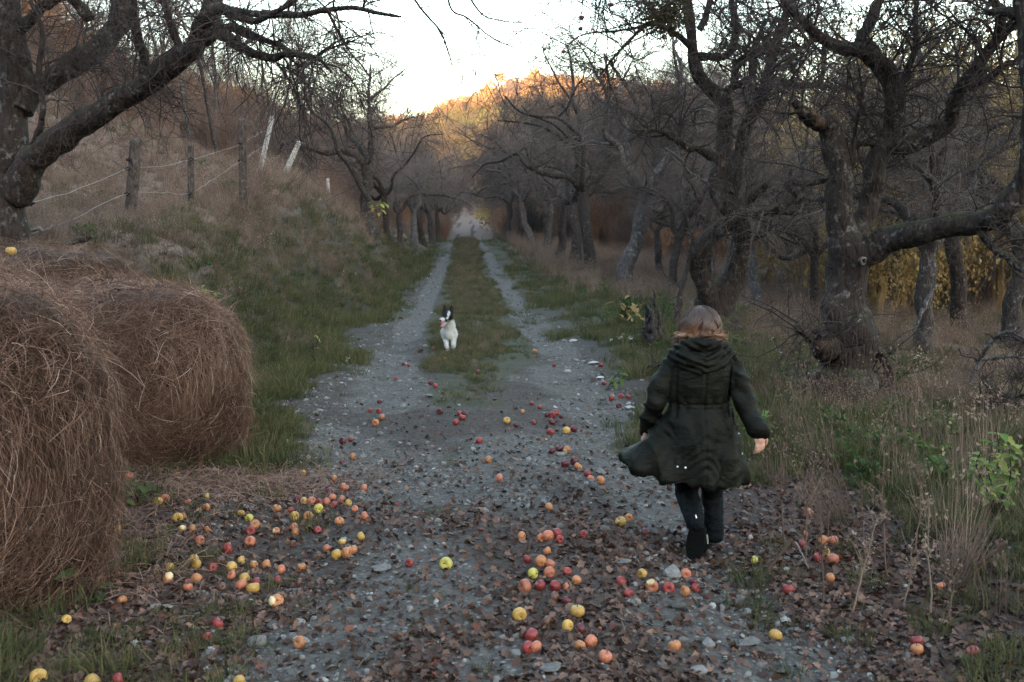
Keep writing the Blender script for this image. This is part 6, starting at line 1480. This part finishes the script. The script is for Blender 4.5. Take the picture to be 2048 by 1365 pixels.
for j, rw in enumerate([[(1252, 750, 0, 6), (1275, 743, 0, 8), (1300, 738, .05, 7), (1322, 728, .1, 4)], [(1260, 757, 0, 5), (1290, 740, 0, 6), (1312, 722, 0, 3)]]):
    stick([(a, b_, d1 + c_, w) for a, b_, c_, w in rw], ['grey broken bough lying at the grass edge left of the parka', 'thinner crossing twig of the broken bough left of the parka'][j], 'bark_grey', 'fallen_branch', twigs=6 if j == 0 else 0, cat='branch')
stick([(1940, 770, 9.6, 7), (1958, 720, 9.6, 8), (1984, 680, 9.5, 9), (2018, 663, 9.4, 7), (2060, 684, 9.3, 5)], 'bleached fallen bough arching up at the right edge', 'bark_pale', 'fallen_branch', twigs=10, cat='branch')
stick([(1950, 722, 9.7, 6), (1985, 716, 9.7, 7), (2030, 712, 9.6, 6), (2070, 704, 9.5, 4)], 'grey bough lying level below the arching one at the right edge', 'bark_pale', 'fallen_branch', twigs=8, cat='branch')
stick([(1855, 850, 8.2, 6), (1900, 838, 8.2, 11), (1960, 818, 8.1, 12), (2010, 800, 8.0, 9), (2070, 785, 7.9, 6)], 'dark fallen bough slanting through the weeds right of the nearest trunk', 'bark', 'fallen_branch', twigs=16, cat='branch')
stick([(1960, 860, 7.6, 5), (1990, 800, 7.7, 7), (2020, 780, 7.7, 6), (2060, 740, 7.7, 4)], 'dark brushy fallen branch heaped at the right edge', 'bark', 'fallen_branch', twigs=26, cat='branch')
stick([(1740, 705, 9.3, 10), (1765, 720, 9.2, 10), (1780, 752, 9.2, 9), (1792, 800, 9.1, 6)], 'broken branch propped against the right side of the nearest trunk', 'bark', 'fallen_branch', cat='branch')
d1 = gd(1165, 1318); stick([(1150, 1306, d1, 4), (1172, 1316, d1 - .02, 6), (1194, 1330, d1 - .05, 5)], 'short brown stick at the bottom centre among the apples', 'torn_wood')
# mistletoe
c_ = P(1328, 30, 14.6); mb = MB(); n = 2600; p_ = nrm(rng.normal(size=(n, 3))) * (rng.random(n) ** .4)[:, None] * np.array([.42, .42, .36]) + c_
leaf_faces(mb, p_, .055 * (.6 + .8 * rng.random(n)), tint=.1 + .5 * rng.random(n), aspect=.35)
s0 = np.repeat(c_[None], 90, 0); e0 = c_ + nrm(rng.normal(size=(90, 3))) * .36; v, q = tubes(np.stack([s0, (s0 + e0) / 2 + .02, e0], 1), np.full((90, 3), .004), 4); mb.add(v, q, tint=.2)
M['mistletoe'] = tint_mat('mistletoe', [(0, (.035, .035, .012)), (1, (.13, .11, .03))], rnd=False, transl=.2)
tag(mb.build('mistletoe', M['mistletoe'], None, c_, smooth=False), 'dark green mistletoe clump high in the forked tree at the top edge', 'mistletoe')
# tiny white blooms
M['bloom'] = simple('bloom', (.6, .6, .56), .8)
mb = MB()
for k in range(9): a = k * .7; mb.add(np.array([[0, 0, 0], [math.cos(a) * .5, math.sin(a) * .5, .1], [math.cos(a + .4) * .9, math.sin(a + .4) * .9, .15], [math.cos(a + .8) * .5, math.sin(a + .8) * .5, .1]]) * .016 + rng.normal(0, .012, 3) + [0, 0, .16], [[0, 1, 2, 3]])
blo = mb.mesh('bloom', M['bloom'])
bl = [(783, 523), (786, 532), (778, 528), (622, 408), (628, 412), (1135, 532), (1138, 528), (1248, 702), (1495, 760), (1612, 690), (1856, 735), (1607, 612), (1340, 545), (1345, 552), (745, 470), (600, 640), (700, 744), (1240, 700), (1545, 694), (1548, 726), (690, 560), (660, 520), (720, 500)]
pp = np.array([ground_hit(*b_) for b_ in bl] * 3) + rng.normal(0, .06, (len(bl) * 3, 3)) * [1, 1, .3]
scatter('white_blooms', [blo], pp, rots(len(pp), .5), np.full((len(pp), 3), 1.1), np.zeros(len(pp)), 'tiny white blooms dotted over the bank and verges', 'flowers')
# ---------------------------------------------------------------- evening air
HZ = newmat('air')[0]; nt = HZ.node_tree; nt.nodes.clear()
pv = nt.nodes.new('ShaderNodeVolumePrincipled'); pv.inputs['Color'].default_value = (.95, .96, 1.0, 1); pv.inputs['Density'].default_value = .00016; pv.inputs['Anisotropy'].default_value = .0
ou = nt.nodes.new('ShaderNodeOutputMaterial'); nt.links.new(pv.outputs[0], ou.inputs['Volume'])
bx = [(x_, y_, z_) for x_ in (-1000, 1000) for y_ in (-760, 1400) for z_ in (-80, 190)]
mb = MB().add(bx, [[0, 1, 3, 2], [4, 6, 7, 5], [0, 4, 5, 1], [2, 3, 7, 6], [0, 2, 6, 4], [1, 5, 7, 3]])
hz = mb.build('haze', HZ, smooth=False); tag(hz, 'thin evening haze softening the far hills', 'haze', kind='stuff')
